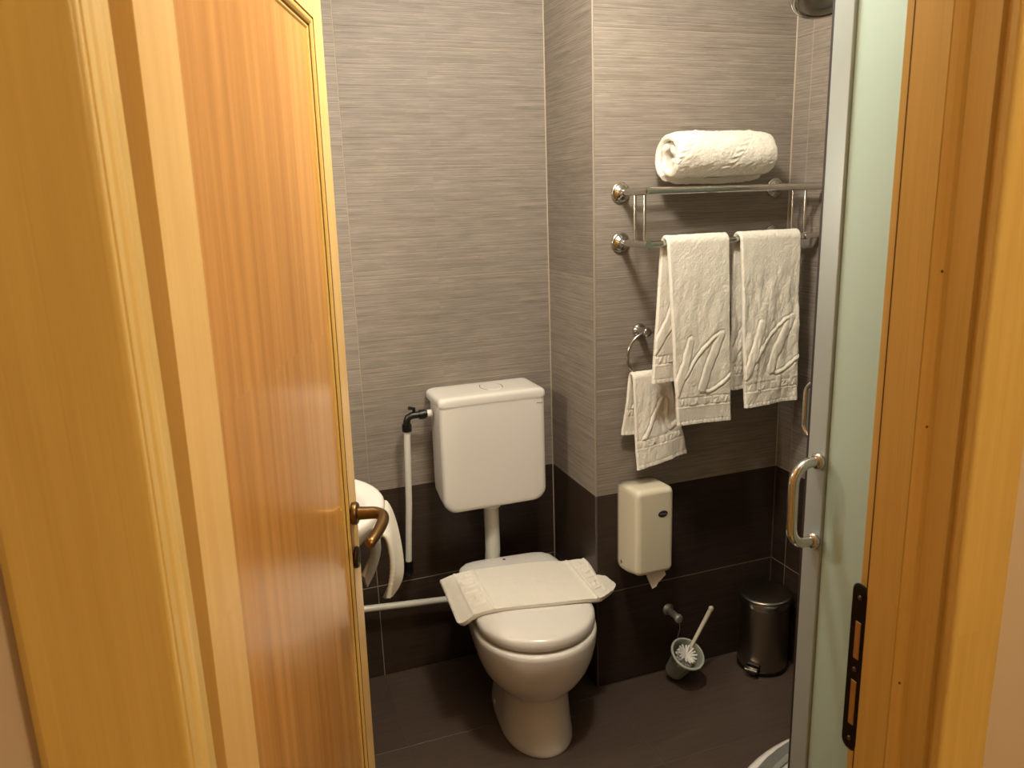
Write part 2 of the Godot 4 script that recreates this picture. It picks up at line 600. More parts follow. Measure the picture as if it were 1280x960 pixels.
# ---------------------------------------------------------------- door frame
func build_frame() -> void:
	var t := thing("trim_1", "orange-brown wooden door frame with moulded casing around the bathroom doorway", "door frame", Vector3.ZERO, "", "structure")
	for s in [-1.0, 1.0]:
		var x0: float = 0.736 if s > 0 else -0.0683
		var out: float = 0.8205 if s > 0 else -0.1757
		var px := func(dx: float, dz: float): return Vector2(CAM.x + dx, CAM.z - dz)
		var hs: float = s
		# lining, with the rebate towards the bathroom
		var p := PackedVector2Array([px.call(x0, 0.7085), px.call(x0, 0.6595), px.call(x0 + hs * 0.0015, 0.658), px.call(x0 + hs * 0.045, 0.658), px.call(x0 + hs * 0.045, 0.734), px.call(x0 + hs * 0.014, 0.734), px.call(x0 + hs * 0.014, 0.712), px.call(x0 + hs * 0.0035, 0.712), px.call(x0 + hs * 0.0035, 0.7095)])
		put("lining", Geo.new().prism(p, 0.0, 2.075), M.frame, t)
		# rebate seal, a dark rubber lip
		put("rebate_seal", Geo.new().prism(PackedVector2Array([px.call(x0 + hs * 0.002, 0.7088), px.call(x0 + hs * 0.002, 0.7125), px.call(x0 + hs * 0.0139, 0.7125), px.call(x0 + hs * 0.0139, 0.7088)]), 0.0, 2.07), M.bronze_dark, t)
		# bead: a small slope that steps back from the lining
		var q := PackedVector2Array([px.call(x0, 0.6578), px.call(x0 + hs * 0.0012, 0.650), px.call(x0 + hs * 0.0035, 0.643), px.call(x0 + hs * 0.0062, 0.6385), px.call(x0 + hs * 0.04, 0.6385), px.call(x0 + hs * 0.04, 0.6578)])
		put("bead", Geo.new().prism(q, 0.0, 2.075), M.frame_lit, t)
		put("return", Geo.new().prism(PackedVector2Array([px.call(x0 + hs * 0.0058, 0.6383), px.call(x0 + hs * 0.0058, 0.607), px.call(x0 + hs * 0.0105, 0.604), px.call(x0 + hs * 0.0105, 0.600), px.call(x0 + hs * 0.03, 0.600), px.call(x0 + hs * 0.03, 0.6383)]), 0.0, 2.075), M.frame, t)
		# casing with a rounded inner edge, a bead line and an eased outer edge
		var c := PackedVector2Array()
		for k in 7:
			var a := PI / 2 * k / 6.0
			c.append(px.call(x0 + hs * (0.0062 + 0.0055 - 0.0055 * cos(a)), 0.5895 - 0.0055 * sin(a)))
		c.append(px.call(x0 + hs * 0.030, 0.5835))
		var o: float = out
		c.append(px.call(o - hs * 0.006, 0.5835))
		c.append(px.call(o - hs * 0.001, 0.5855))
		c.append(px.call(o, 0.589))
		c.append(px.call(o, 0.5965))
		c.append(px.call(x0 + hs * 0.0062, 0.5965))
		put("casing", Geo.new().prism(c, 0.0, 2.16), M.frame, t)
		# a few small knots and nail holes
		var spots := [[0.002, 0.655, 1.42], [0.002, 0.655, 1.02]] if s < 0 else [[0.003, 0.645, 1.34], [0.003, 0.645, 1.52], [0.002, 0.648, 1.00]]
		for k in spots:
			put("nail_hole", Geo.new().lathe([[0.0, -0.0006], [0.0016, -0.0006], [0.0016, 0.0006], [0.0, 0.0006]], Transform3D(Basis(Vector3(0, 0, 1), PI / 2), Vector3(CAM.x + x0 + hs * k[0], k[2], CAM.z - k[1])), 8), M.knot, t)
	# head of the frame
	var xm := CAM.x + (0.736 - 0.0683) / 2
	put("lining", hard(Geo.new().rbox(Vector3(0.76, 0.045, 0.076), Vector3(xm, 2.0975, CAM.z - 0.696), 0.001)), M.frame, t)
	put("casing", hard(Geo.new().rbox(Vector3(0.80, 0.085, 0.013), Vector3(xm, 2.118, CAM.z - 0.590), 0.003)), M.frame, t)
	# strike plate on the rebate of the right jamb
	var rings := []
	for k in [[0.0, 1.0], [0.0016, 1.0], [0.0022, 0.97]]:
		var ring := PackedVector3Array()
		for pnt in Geo.round_rect(0.026, 0.252, 0.011, 6):
			ring.append(Vector3(0.002 - k[0], 0.976 + pnt.y * k[1], 0.002 + pnt.x * k[1]))
		rings.append(ring)
	var sp := put("strike_plate", Geo.new().loft(rings), M.strike, t)
	sp.position = Vector3(CAM.x + 0.736, 0, CAM.z - 0.7225)
	sp.set_meta("label", "dark bronze strike plate with two latch openings and three screws")
	for k in [[1.02, 0.055], [0.925, 0.068]]:
		put("latch_opening", hard(Geo.new().rbox(Vector3(0.0012, k[1], 0.009), Vector3(-0.0005, k[0], 0.0035), 0.0004)), M.latch_wood, sp)
	for y in [1.083, 0.976, 0.868]:
		put("screw", Geo.new().lathe([[0.0, -0.0006], [0.0036, -0.0006], [0.003, 0.0012], [0.0, 0.0015]], Transform3D(Basis(Vector3(0, 0, 1), PI / 2), Vector3(-0.0006, y, 0.003)), 12), M.screw, sp)


# ---------------------------------------------------------------- door
func build_door() -> void:
	var t := thing("door_1", "wooden panel door standing open into the bathroom on the left", "door", Vector3(CAM.x - 0.0605, 0, CAM.z - 0.7496), "", "structure")
	var e := Vector3(0.3226, 0, -0.9465)
	var n := Vector3(0.9465, 0, 0.3226)
	var basis := Basis(e, Vector3.UP, n) * Basis(Vector3.RIGHT, deg_to_rad(0.7))
	t.transform = Transform3D(basis, Vector3(CAM.x - 0.0605, 0, CAM.z - 0.7496) - n * 1.2 * sin(deg_to_rad(0.7)))
	var L := 0.75
	var H := 2.03
	var x0 := 0.088
	var x1 := 0.684
	var y0 := 0.20
	var y1 := 1.915
	var bars := [["stile", 0.0, x0, 0.01, H], ["stile", x1, L, 0.01, H], ["rail", x0, x1, 0.01, y0], ["rail", x0, x1, y1, H]]
	for b in bars:
		put(b[0], hard(Geo.new().rbox(Vector3(b[2] - b[1], b[4] - b[3], 0.04), Vector3((b[1] + b[2]) / 2, (b[3] + b[4]) / 2, -0.02), 0.0003)), M.stile, t)
	put("panel", hard(Geo.new().rbox(Vector3(x1 - x0, y1 - y0, 0.022), Vector3((x0 + x1) / 2, (y0 + y1) / 2, -0.02), 0.0005)), M.veneer, t)
	# moulding that runs round the sunk panel
	var prof := [[0.0, 0.0], [0.0006, -0.0040], [0.0022, -0.0040], [0.0030, -0.0010], [0.0052, -0.0004], [0.0085, -0.0012], [0.0112, -0.0034], [0.0122, -0.0046], [0.0128, -0.0088], [0.0146, -0.0088], [0.0156, -0.0060], [0.0180, -0.0064], [0.0198, -0.0082], [0.0205, -0.0095], [0.0, -0.0095]]
	var g := Geo.new()
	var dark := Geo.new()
	var corner := [Vector2(x0, y0), Vector2(x1, y0), Vector2(x1, y1), Vector2(x0, y1)]
	var inward := [Vector2(1, 1), Vector2(-1, 1), Vector2(-1, -1), Vector2(1, -1)]
	for k in prof.size():
		var a: Array = prof[k]
		var b: Array = prof[(k + 1) % prof.size()]
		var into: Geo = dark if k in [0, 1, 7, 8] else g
		for c in 4:
			var d := (c + 1) % 4
			var quad := []
			for w in [[c, a], [d, a], [d, b], [c, b]]:
				var pnt: Vector2 = corner[w[0]] + inward[w[0]] * w[1][0]
				var deep: float = w[1][1]
				if c == 3 and w[1][0] > 0.0:
					deep = minf(deep, -0.0095 * minf(1.0, w[1][0] / 0.004))
				quad.append(Vector3(pnt.x, pnt.y, deep))
			var s := into.v.size()
			into.v.append_array(PackedVector3Array(quad))
			into.idx.append_array(PackedInt32Array([s, s + 2, s + 1, s, s + 3, s + 2]))
	var md := put("moulding", g, M.moulding, t)
	put("moulding_groove_shade", dark, M.groove, md)
	# lever handle and key escutcheon
	var hx := 0.700
	var hy := 1.035
	var face := Transform3D(Basis(Vector3(1, 0, 0), PI / 2), Vector3(hx, hy, 0))
	var h := put("handle", Geo.new().lathe([[0.0, 0.0], [0.021, 0.0], [0.0220, 0.004], [0.0220, 0.009], [0.0195, 0.0125], [0.010, 0.0135], [0.0, 0.0135]], face, 28), M.bronze, t)
	var path := PackedVector3Array()
	var rad := []
	var pts := [Vector3(hx, hy, 0.010), Vector3(hx, hy, 0.028), Vector3(hx, hy, 0.046), Vector3(hx - 0.010, hy - 0.001, 0.060), Vector3(hx - 0.028, hy - 0.004, 0.064), Vector3(hx - 0.055, hy - 0.009, 0.061), Vector3(hx - 0.085, hy - 0.014, 0.055), Vector3(hx - 0.105, hy - 0.018, 0.048)]
	var curve := Curve3D.new()
	for k in pts.size():
		var tan: Vector3 = (pts[mini(k + 1, pts.size() - 1)] - pts[maxi(k - 1, 0)]) / 5.0
		curve.add_point(pts[k], -tan, tan)
	for k in 25:
		var f := k / 24.0
		path.append(curve.sample_baked(curve.get_baked_length() * f, true))
		rad.append((0.0122 - 0.0022 * f if f > 0.3 else 0.0130 - 0.0016 * f / 0.3) * (0.55 if k == 24 else 1.0))
	put("lever", Geo.new().tube(path, rad, 16), M.bronze, h)
	var face2 := Transform3D(Basis(Vector3(1, 0, 0), PI / 2), Vector3(hx, hy - 0.092, 0))
	var ks := put("key_rosette", Geo.new().lathe([[0.0, 0.0], [0.021, 0.0], [0.0215, 0.004], [0.0195, 0.008], [0.012, 0.0085], [0.0, 0.0085]], face2, 28), M.bronze_dark, t)
	put("keyhole", Geo.new().rbox(Vector3(0.004, 0.016, 0.0015), Vector3(hx, hy - 0.094, 0.0088), 0.0005), M.screw, ks)


# ---------------------------------------------------------------- shower
func quadrant(x_near: float, z_far: float, r: float, steps := 16) -> PackedVector2Array:
	# open path: near wall -> along x_near -> round -> along z_far -> right wall
	var p := PackedVector2Array([Vector2(x_near, ZB - 0.002), Vector2(x_near, z_far + r)])
	for k in range(1, steps):
		var a := PI + PI / 2 * k / steps
		p.append(Vector2(x_near + r + r * cos(a), z_far + r + r * sin(a)))
	p.append(Vector2(x_near + r, z_far))
	p.append(Vector2(XR - 0.002, z_far))
	return p

func rail(x_near: float, z_far: float, r: float, half: float, y0: float, y1: float) -> Geo:
	var outer := quadrant(x_near - half, z_far - half, r + half)
	var inner := quadrant(x_near + half, z_far + half, r - half)
	inner.reverse()
	outer.append_array(inner)
	return Geo.new().prism(outer, y0, y1)

func arc_panel(x_near: float, z_far: float, r: float, a0: float, a1: float, half: float, y0: float, y1: float) -> Geo:
	var o := PackedVector2Array()
	var i := PackedVector2Array()
	for k in 13:
		var a := PI + PI / 2 * lerpf(a0, a1, k / 12.0)
		var c := Vector2(x_near + r, z_far + r)
		o.append(c + Vector2(cos(a), sin(a)) * (r + half))
		i.append(c + Vector2(cos(a), sin(a)) * (r - half))
	i.reverse()
	o.append_array(i)
	return Geo.new().prism(o, y0, y1)

func d_handle(parent: Node3D, foot: Vector3, out: Vector3, span: float, reach: float, r: float) -> void:
	# foot: middle between the two posts, on the glass
	var p := PackedVector3Array()
	var top := foot + Vector3(0, span / 2, 0)
	var low := foot - Vector3(0, span / 2, 0)
	var bend := reach * 0.62
	p.append(top + out * 0.002)
	p.append(top + out * (reach - bend))
	for k in range(1, 8):
		var a := PI / 2 * k / 7.0
		p.append(top + out * (reach - bend + bend * sin(a)) - Vector3(0, bend * (1 - cos(a)), 0))
	for k in range(0, 8):
		var a := PI / 2 * (1 - k / 7.0)
		p.append(low + out * (reach - bend + bend * sin(a)) + Vector3(0, bend * (1 - cos(a)), 0))
	p.append(low + out * (reach - bend))
	p.append(low + out * 0.002)
	put("handle", Geo.new().tube(p, r, 16), M.chrome, parent)
	for q in [top, low]:
		var ax: Vector3 = out
		var side := ax.cross(Vector3.UP)
		put("handle_collar", Geo.new().lathe([[0.0, 0.0], [r * 1.55, 0.0], [r * 1.7, 0.003], [r * 1.55, 0.008], [r * 1.1, 0.0095], [0.0, 0.0095]], Transform3D(Basis(side, ax, side.cross(ax)), q), 20), M.chrome, parent)

func build_enclosure() -> void:
	var xn := -0.110
	var zf := 0.955
	var r := 0.50
	var ty := 0.125
	var top := 2.03
	# tray
	var tray := thing("shower_tray", "white quadrant shower tray with a rolled rim on the floor, bottom right", "shower tray")
	var outer := [[0.052, 0.0], [0.052, 0.055], [0.060, 0.075], [0.060, 0.095], [0.052, 0.112], [0.040, 0.120], [0.024, 0.120], [-0.030, 0.116], [-0.040, 0.105], [-0.060, 0.060], [-0.10, 0.048]]
	var rings := []
	for k in outer:
		var ring := PackedVector3Array()
		var grow: float = k[0]
		for pnt in quadrant(xn - grow, zf - grow, r + grow, 22):
			ring.append(Vector3(minf(pnt.x, XR - 0.003), k[1], pnt.y))
		ring.append(Vector3(XR - 0.003, k[1], ZB - 0.003))
		rings.append(ring)
	put("basin", Geo.new().loft(rings), M.ceramic, tray)
	put("drain", Geo.new().lathe([[0.0, 0.049], [0.045, 0.049], [0.043, 0.053], [0.0, 0.054]], Transform3D(Basis(), Vector3(0.33, 0, 1.33)), 24), M.chrome, tray)
	# enclosure
	var t := thing("shower_enclosure", "quadrant shower enclosure of frosted greenish glass in aluminium rails, right of the towels", "shower enclosure")
	put("bottom_rail", rail(xn, zf, r, 0.014, ty - 0.004, ty + 0.022), M.alu, t)
	put("top_rail", rail(xn, zf, r, 0.016, top, top + 0.035), M.alu, t)
	var p1 := put("sliding_door", hard(Geo.new().rbox(Vector3(0.006, top - ty - 0.022, ZB - 0.03 - 1.466), Vector3(xn - 0.006, (top + ty + 0.022) / 2, (ZB - 0.03 + 1.466) / 2), 0.001)), M.frost, t)
	put("edge_profile", Geo.new().rbox(Vector3(0.016, top - ty - 0.022, 0.042), Vector3(xn - 0.006, (top + ty + 0.022) / 2, 1.4445), 0.003), M.profile, p1)
	put("edge_seal", Geo.new().rbox(Vector3(0.014, top - ty - 0.022, 0.008), Vector3(xn - 0.004, (top + ty + 0.022) / 2, 1.4195), 0.002), M.seal, p1)
	d_handle(p1, Vector3(xn - 0.014, 1.105, 1.452), Vector3(-1, 0, 0.05).normalized(), 0.142, 0.052, 0.0085)
	put("fixed_pane", hard(Geo.new().rbox(Vector3(0.006, top - ty - 0.022, 0.22), Vector3(xn + 0.007, (top + ty + 0.022) / 2, ZB - 0.113), 0.001)), M.frost, t)
	var p2 := put("sliding_door", arc_panel(xn, zf, r, 0.905, 1.0, 0.003, ty + 0.022, top), M.frost, t)
	var a2 := PI + PI / 2 * 0.921
	var foot := Vector3(xn + r + cos(a2) * (r + 0.004), 1.075, zf + r + sin(a2) * (r + 0.004))
	d_handle(p2, foot, Vector3(cos(a2), 0, sin(a2)), 0.142, 0.052, 0.0085)
	put("fixed_pane", hard(Geo.new().rbox(Vector3(XR - 0.02 - (xn + r), top - ty - 0.022, 0.006), Vector3((XR - 0.02 + xn + r) / 2, (top + ty + 0.022) / 2, zf), 0.001)), M.frost, t)
	put("wall_profile", hard(Geo.new().rbox(Vector3(0.03, top - ty, 0.028), Vector3(xn, (top + ty) / 2, ZB - 0.0155), 0.001)), M.alu, t)
	put("wall_profile", hard(Geo.new().rbox(Vector3(0.019, top - ty, 0.03), Vector3(XR - 0.0105, (top + ty) / 2, zf), 0.001)), M.alu, t)
	# shower head on its arm
	var sh := thing("overhead_shower", "round chrome shower head at the top edge, over the shower door", "shower head")
	var c := Vector3(0.222, 2.013, 1.0)
	var tilt := Basis(Vector3(1, 0, 0), deg_to_rad(-24)) * Basis(Vector3(0, 0, 1), deg_to_rad(-10))
	var xf := Transform3D(tilt, c)
	put("head", Geo.new().lathe([[0.0, 0.034], [0.014, 0.032], [0.022, 0.020], [0.050, 0.012], [0.066, 0.006], [0.070, -0.004], [0.066, -0.013], [0.058, -0.015], [0.058, -0.012], [0.0, -0.012]], xf, 36), M.chrome, sh)
	put("spray_face", Geo.new().lathe([[0.0, -0.0125], [0.052, -0.0125], [0.050, -0.017], [0.030, -0.0185], [0.028, -0.016], [0.010, -0.017], [0.0, -0.018]], xf, 36), M.steel, sh)
	var neck := xf * Vector3(0, 0.03, 0)
	put("arm", Geo.new().tube(PackedVector3Array([neck, neck + Vector3(0.01, 0.02, 0.0), neck + Vector3(0.05, 0.035, 0.01), neck + Vector3(0.25, 0.04, 0.05), Vector3(XR - 0.004, neck.y + 0.04, neck.z + 0.10)]), 0.010), M.chrome, sh)
	put("wall_flange", Geo.new().lathe([[0.0, 0.0], [0.028, 0.0], [0.026, 0.008], [0.012, 0.010], [0.0, 0.010]], Transform3D(Basis(Vector3(0, 0, 1), PI / 2), Vector3(XR - 0.001, neck.y + 0.04, neck.z + 0.10)), 24), M.chrome, sh)


# ---------------------------------------------------------------- toilet
# ring of a toilet section: half width, front and back reach about zc
func section(hw: float, zf: float, zb: float, zc: float, y: float, back_power := 3.0, n := 56) -> PackedVector3Array:
	var ring := PackedVector3Array()
	for i in n:
		var a := TAU * i / n
		var s := sin(a)
		var c := cos(a)
		if c >= 0.0:
			ring.append(Vector3(hw * s, y, zc + (zf - zc) * c))
		else:
			var k := pow(pow(absf(s), back_power) + pow(absf(c), back_power), -1.0 / back_power)
			ring.append(Vector3(hw * s * k, y, zc + (zc - zb) * c * k))
	return ring

func build_toilet() -> void:
	var t := thing("toilet", "white ceramic toilet with its lid closed, standing before the back wall", "toilet", Vector3(-0.232, 0, 0.08))
	t.rotation_degrees.y = -4.6
	var rings := []
	for k in [[0.0, 0.108, 0.520, 0.10, 0.36, 3.2], [0.006, 0.111, 0.523, 0.098, 0.36, 3.2], [0.02, 0.109, 0.521, 0.10, 0.36, 3.2], [0.06, 0.105, 0.512, 0.10, 0.36, 3.0], [0.12, 0.101, 0.503, 0.09, 0.36, 2.8], [0.160, 0.101, 0.498, 0.08, 0.36, 2.6], [0.172, 0.104, 0.500, 0.075, 0.36, 2.5], [0.180, 0.112, 0.506, 0.07, 0.365, 2.5], [0.195, 0.127, 0.521, 0.065, 0.37, 2.5], [0.22, 0.147, 0.542, 0.055, 0.372, 2.5], [0.25, 0.164, 0.558, 0.045, 0.376, 2.6], [0.29, 0.177, 0.573, 0.03, 0.38, 2.8], [0.33, 0.183, 0.581, 0.015, 0.385, 3.2], [0.360, 0.1845, 0.583, 0.005, 0.387, 3.6], [0.371, 0.183, 0.581, 0.006, 0.387, 3.8], [0.3765, 0.177, 0.574, 0.012, 0.387, 3.8], [0.3775, 0.15, 0.54, 0.03, 0.387, 3.8]]:
		rings.append(section(k[1], k[2], k[3], k[4], k[0], k[5]))
	put("bowl", Geo.new().loft(rings), M.ceramic, t)
	# seat ring: a flat ring under the lid
	rings = []
	for k in [[0.3778, 0.160, 0.552], [0.3778, 0.162, 0.554], [0.380, 0.163, 0.555], [0.383, 0.163, 0.555], [0.3848, 0.160, 0.552]]:
		rings.append(section(k[1], k[2], 0.085, 0.39, k[0], 6.0))
	put("seat", Geo.new().loft(rings), M.plastic_white, t)
	# lid: straight-sided, round in front, domed
	rings = []
	for k in [[0.3848, 0.168, 0.561, 0.024], [0.3848, 0.1745, 0.567, 0.018], [0.3890, 0.1785, 0.571, 0.014], [0.400, 0.180, 0.572, 0.013], [0.410, 0.1785, 0.570, 0.016], [0.418, 0.174, 0.566, 0.022], [0.4235, 0.162, 0.552, 0.034], [0.4275, 0.135, 0.52, 0.06], [0.431, 0.09, 0.47, 0.11], [0.4325, 0.04, 0.43, 0.2]]:
		rings.append(section(k[1], k[2], k[3], 0.39, k[0], 7.0))
	var lid := put("lid", Geo.new().loft(rings), M.plastic_white, t)
	put("printed_mark", Geo.new().lathe([[0.0, 0.4245], [0.0058, 0.4245], [0.0055, 0.4280], [0.0, 0.4280]], Transform3D(Basis(), Vector3(-0.008, 0, 0.062)), 12), M.blue_mark, lid)
	for s in [-1, 1]:
		put("hinge", Geo.new().tube(PackedVector3Array([Vector3(0.055 * s, 0.372, 0.040), Vector3(0.055 * s, 0.3875, 0.040)]), 0.012, 16), M.chrome, t)
		put("floor_screw_cap", Geo.new().lathe([[0.0, -0.004], [0.009, -0.004], [0.009, 0.003], [0.005, 0.006], [0.0, 0.007]], Transform3D(Basis(Vector3(0, 0, 1), -PI / 2 * s), Vector3(0.104 * s, 0.035, 0.26)), 16), M.plastic_white, t)
	put("inlet_spigot", Geo.new().tube(PackedVector3Array([Vector3(-0.040, 0.30, 0.045), Vector3(-0.040, 0.30, 0.005)]), 0.030, 18), M.ceramic, t)


func build_cistern() -> void:
	var t := thing("toilet_cistern", "white plastic flush cistern hung on the back wall above the toilet", "cistern", Vector3(-0.272, 0, 0.0))
	var w := 0.356
	var d := 0.178
	var y0 := 0.633
	var y1 := 0.988
	var rings := []
	# front outline (x, y) with round lower corners, swept from the wall outwards
	var outline := func(inset: float, z: float) -> PackedVector3Array:
		var ring := PackedVector3Array()
		var hw := w / 2 - inset
		var r := 0.045 - inset * 0.5
		for c in 4:
			var cx := (hw - (r if c >= 2 else 0.002)) * (1 if c == 0 or c == 3 else -1)
			var cy := (y1 - 0.002) if c < 2 else y0 + inset + r
			var rr := 0.002 if c < 2 else r
			for i in 9:
				var a := PI / 2 * (c + i / 8.0)
				ring.append(Vector3(cx + rr * cos(a), cy + rr * sin(a), z))
		return ring
	for k in [[0.014, 0.001], [0.014, 0.001], [0.010, 0.02], [0.0035, 0.10], [0.001, 0.155], [0.0018, 0.164], [0.005, 0.1715], [0.010, 0.1755], [0.02, 0.178], [0.06, 0.179]]:
		rings.append(outline.call(k[0], k[1]))
	put("tank", Geo.new().loft(rings), M.plastic_white, t)
	# lid with rounded front and sides
	rings = []
	for k in [[-0.003, -0.005], [-0.003, -0.002], [0.0, 0.000], [0.0, 0.012], [-0.0015, 0.018], [-0.006, 0.0235], [-0.013, 0.0265], [-0.03, 0.0282], [-0.08, 0.029]]:
		var ring := PackedVector3Array()
		for p in Geo.round_rect(w + 0.003 + 2 * k[0], d + 0.003 + 1.0 * k[0], 0.016, 6):
			ring.append(Vector3(p.x, y1 + 0.005 + k[1], maxf(p.y + (d + 0.003) / 2, 0.0015)))
		rings.append(ring)
	put("lid", Geo.new().loft(rings), M.plastic_white, t)
	var bx := Transform3D(Basis(), Vector3(0.022, y1 + 0.0325, 0.088))
	rings = []
	for k in [[1.02, -0.012], [1.0, 0.0], [0.97, 0.0022], [0.90, 0.003]]:
		var ring := PackedVector3Array()
		for i in 40:
			var a := TAU * i / 40
			ring.append(bx * Vector3(0.036 * k[0] * cos(a), k[1], 0.052 * k[0] * sin(a)))
		rings.append(ring)
	put("flush_button", Geo.new().loft(rings), M.plastic_white, t)
	var arc := PackedVector3Array()
	var arc2 := PackedVector3Array()
	for k in 9:
		var a := PI * (0.72 + 0.5 * k / 8.0)
		arc.append(bx * Vector3(0.0365 * cos(a), 0.0008, 0.0525 * sin(a)))
		var b := PI * (-0.28 + 0.5 * k / 8.0)
		arc2.append(bx * Vector3(0.0365 * cos(b), 0.0008, 0.0525 * sin(b)))
	put("button_gap", Geo.new().tube(arc, 0.0014, 6), M.rubber, t)
	put("button_gap", Geo.new().tube(arc2, 0.0014, 6), M.rubber, t)
	for k in 5:
		put("printed_letter", hard(Geo.new().rbox(Vector3(0.0026, 0.0028, 0.0006), Vector3(0.148 + 0.0040 * k, 0.972, 0.1788), 0.0001)), M.grey_mark, t)
	# flush pipe down to the pan
	put("pipe_nut", Geo.new().lathe([[0.0, 0.605], [0.031, 0.605], [0.033, 0.609], [0.033, 0.634], [0.0, 0.634]], Transform3D(Basis(), Vector3(0.005, 0, 0.088)), 20), M.plastic_white, t)
	put("flush_pipe", Geo.new().tube(PackedVector3Array([Vector3(0.005, 0.64, 0.088), Vector3(0.005, 0.50, 0.088), Vector3(0.005, 0.445, 0.088), Vector3(0.005, 0.40, 0.075), Vector3(0.004, 0.335, 0.052), Vector3(0.002, 0.30, 0.045), Vector3(0.0, 0.30, 0.065)]), 0.0255, 20), M.pipe_white, t)


func build_pipes() -> void:
	var t := thing("water_supply_pipe", "white flexible water pipe with black elbows running down left of the cistern", "pipe")
	var inlet := Vector3(-0.452, 0.955, 0.082)
	put("inlet_nut", Geo.new().tube(PackedVector3Array([inlet, inlet + Vector3(-0.016, 0, 0)]), 0.0125, 16), M.plastic_white, t)
	put("elbow", Geo.new().tube(PackedVector3Array([inlet + Vector3(-0.014, 0, 0), inlet + Vector3(-0.05, 0.0, 0), inlet + Vector3(-0.066, 0.0, 0), inlet + Vector3(-0.078, -0.006, 0), inlet + Vector3(-0.083, -0.018, 0), inlet + Vector3(-0.084, -0.034, 0)]), 0.0115, 14), M.black, t)
	put("elbow_collar", Geo.new().tube(PackedVector3Array([inlet + Vector3(-0.022, 0, 0), inlet + Vector3(-0.042, 0, 0)]), 0.0155, 14), M.black, t)
	put("elbow_collar", Geo.new().tube(PackedVector3Array([inlet + Vector3(-0.084, -0.026, 0), inlet + Vector3(-0.084, -0.050, 0)]), 0.0155, 14), M.black, t)
	put("valve_tap", Geo.new().tube(PackedVector3Array([inlet + Vector3(-0.058, 0, 0), inlet + Vector3(-0.058, 0.022, 0), inlet + Vector3(-0.075, 0.026, 0.004)]), 0.006, 10), M.black, t)
	put("hose", Geo.new().tube(PackedVector3Array([inlet + Vector3(-0.084, -0.046, 0), Vector3(-0.540, 0.80, 0.081), Vector3(-0.545, 0.66, 0.078), Vector3(-0.552, 0.55, 0.074), Vector3(-0.558, 0.43, 0.066)]), 0.0105, 14), M.pipe_white, t)
	put("wall_elbow", Geo.new().tube(PackedVector3Array([Vector3(-0.558, 0.452, 0.067), Vector3(-0.559, 0.425, 0.065), Vector3(-0.558, 0.405, 0.058), Vector3(-0.556, 0.398, 0.040), Vector3(-0.556, 0.398, 0.001)]), 0.0155, 14), M.black, t)
	put("wall_collar", Geo.new().tube(PackedVector3Array([Vector3(-0.556, 0.398, 0.030), Vector3(-0.556, 0.398, 0.001)]), 0.021, 16), M.black, t)
	var p := thing("waste_pipe", "thin white pipe running low along the back wall left of the toilet", "pipe")
	put("pipe_run", Geo.new().tube(PackedVector3Array([Vector3(-1.28, 0.337, 0.045), Vector3(-0.95, 0.316, 0.045), Vector3(-0.715, 0.296, 0.045), Vector3(-0.42, 0.268, 0.045), Vector3(-0.27, 0.25, 0.045)]), 0.0115, 14), M.pipe_white, p)
	put("wall_end", Geo.new().tube(PackedVector3Array([Vector3(-1.28, 0.337, 0.045), Vector3(-1.299, 0.337, 0.045)]), 0.017, 14), M.plastic_white, p)
	for x in [-1.1]:
		var y: float = 0.337 - (x + 1.28) * 0.0735
		put("pipe_clip", Geo.new().rbox(Vector3(0.012, 0.018, 0.044), Vector3(x, y, 0.0225), 0.003), M.plastic_white, p)


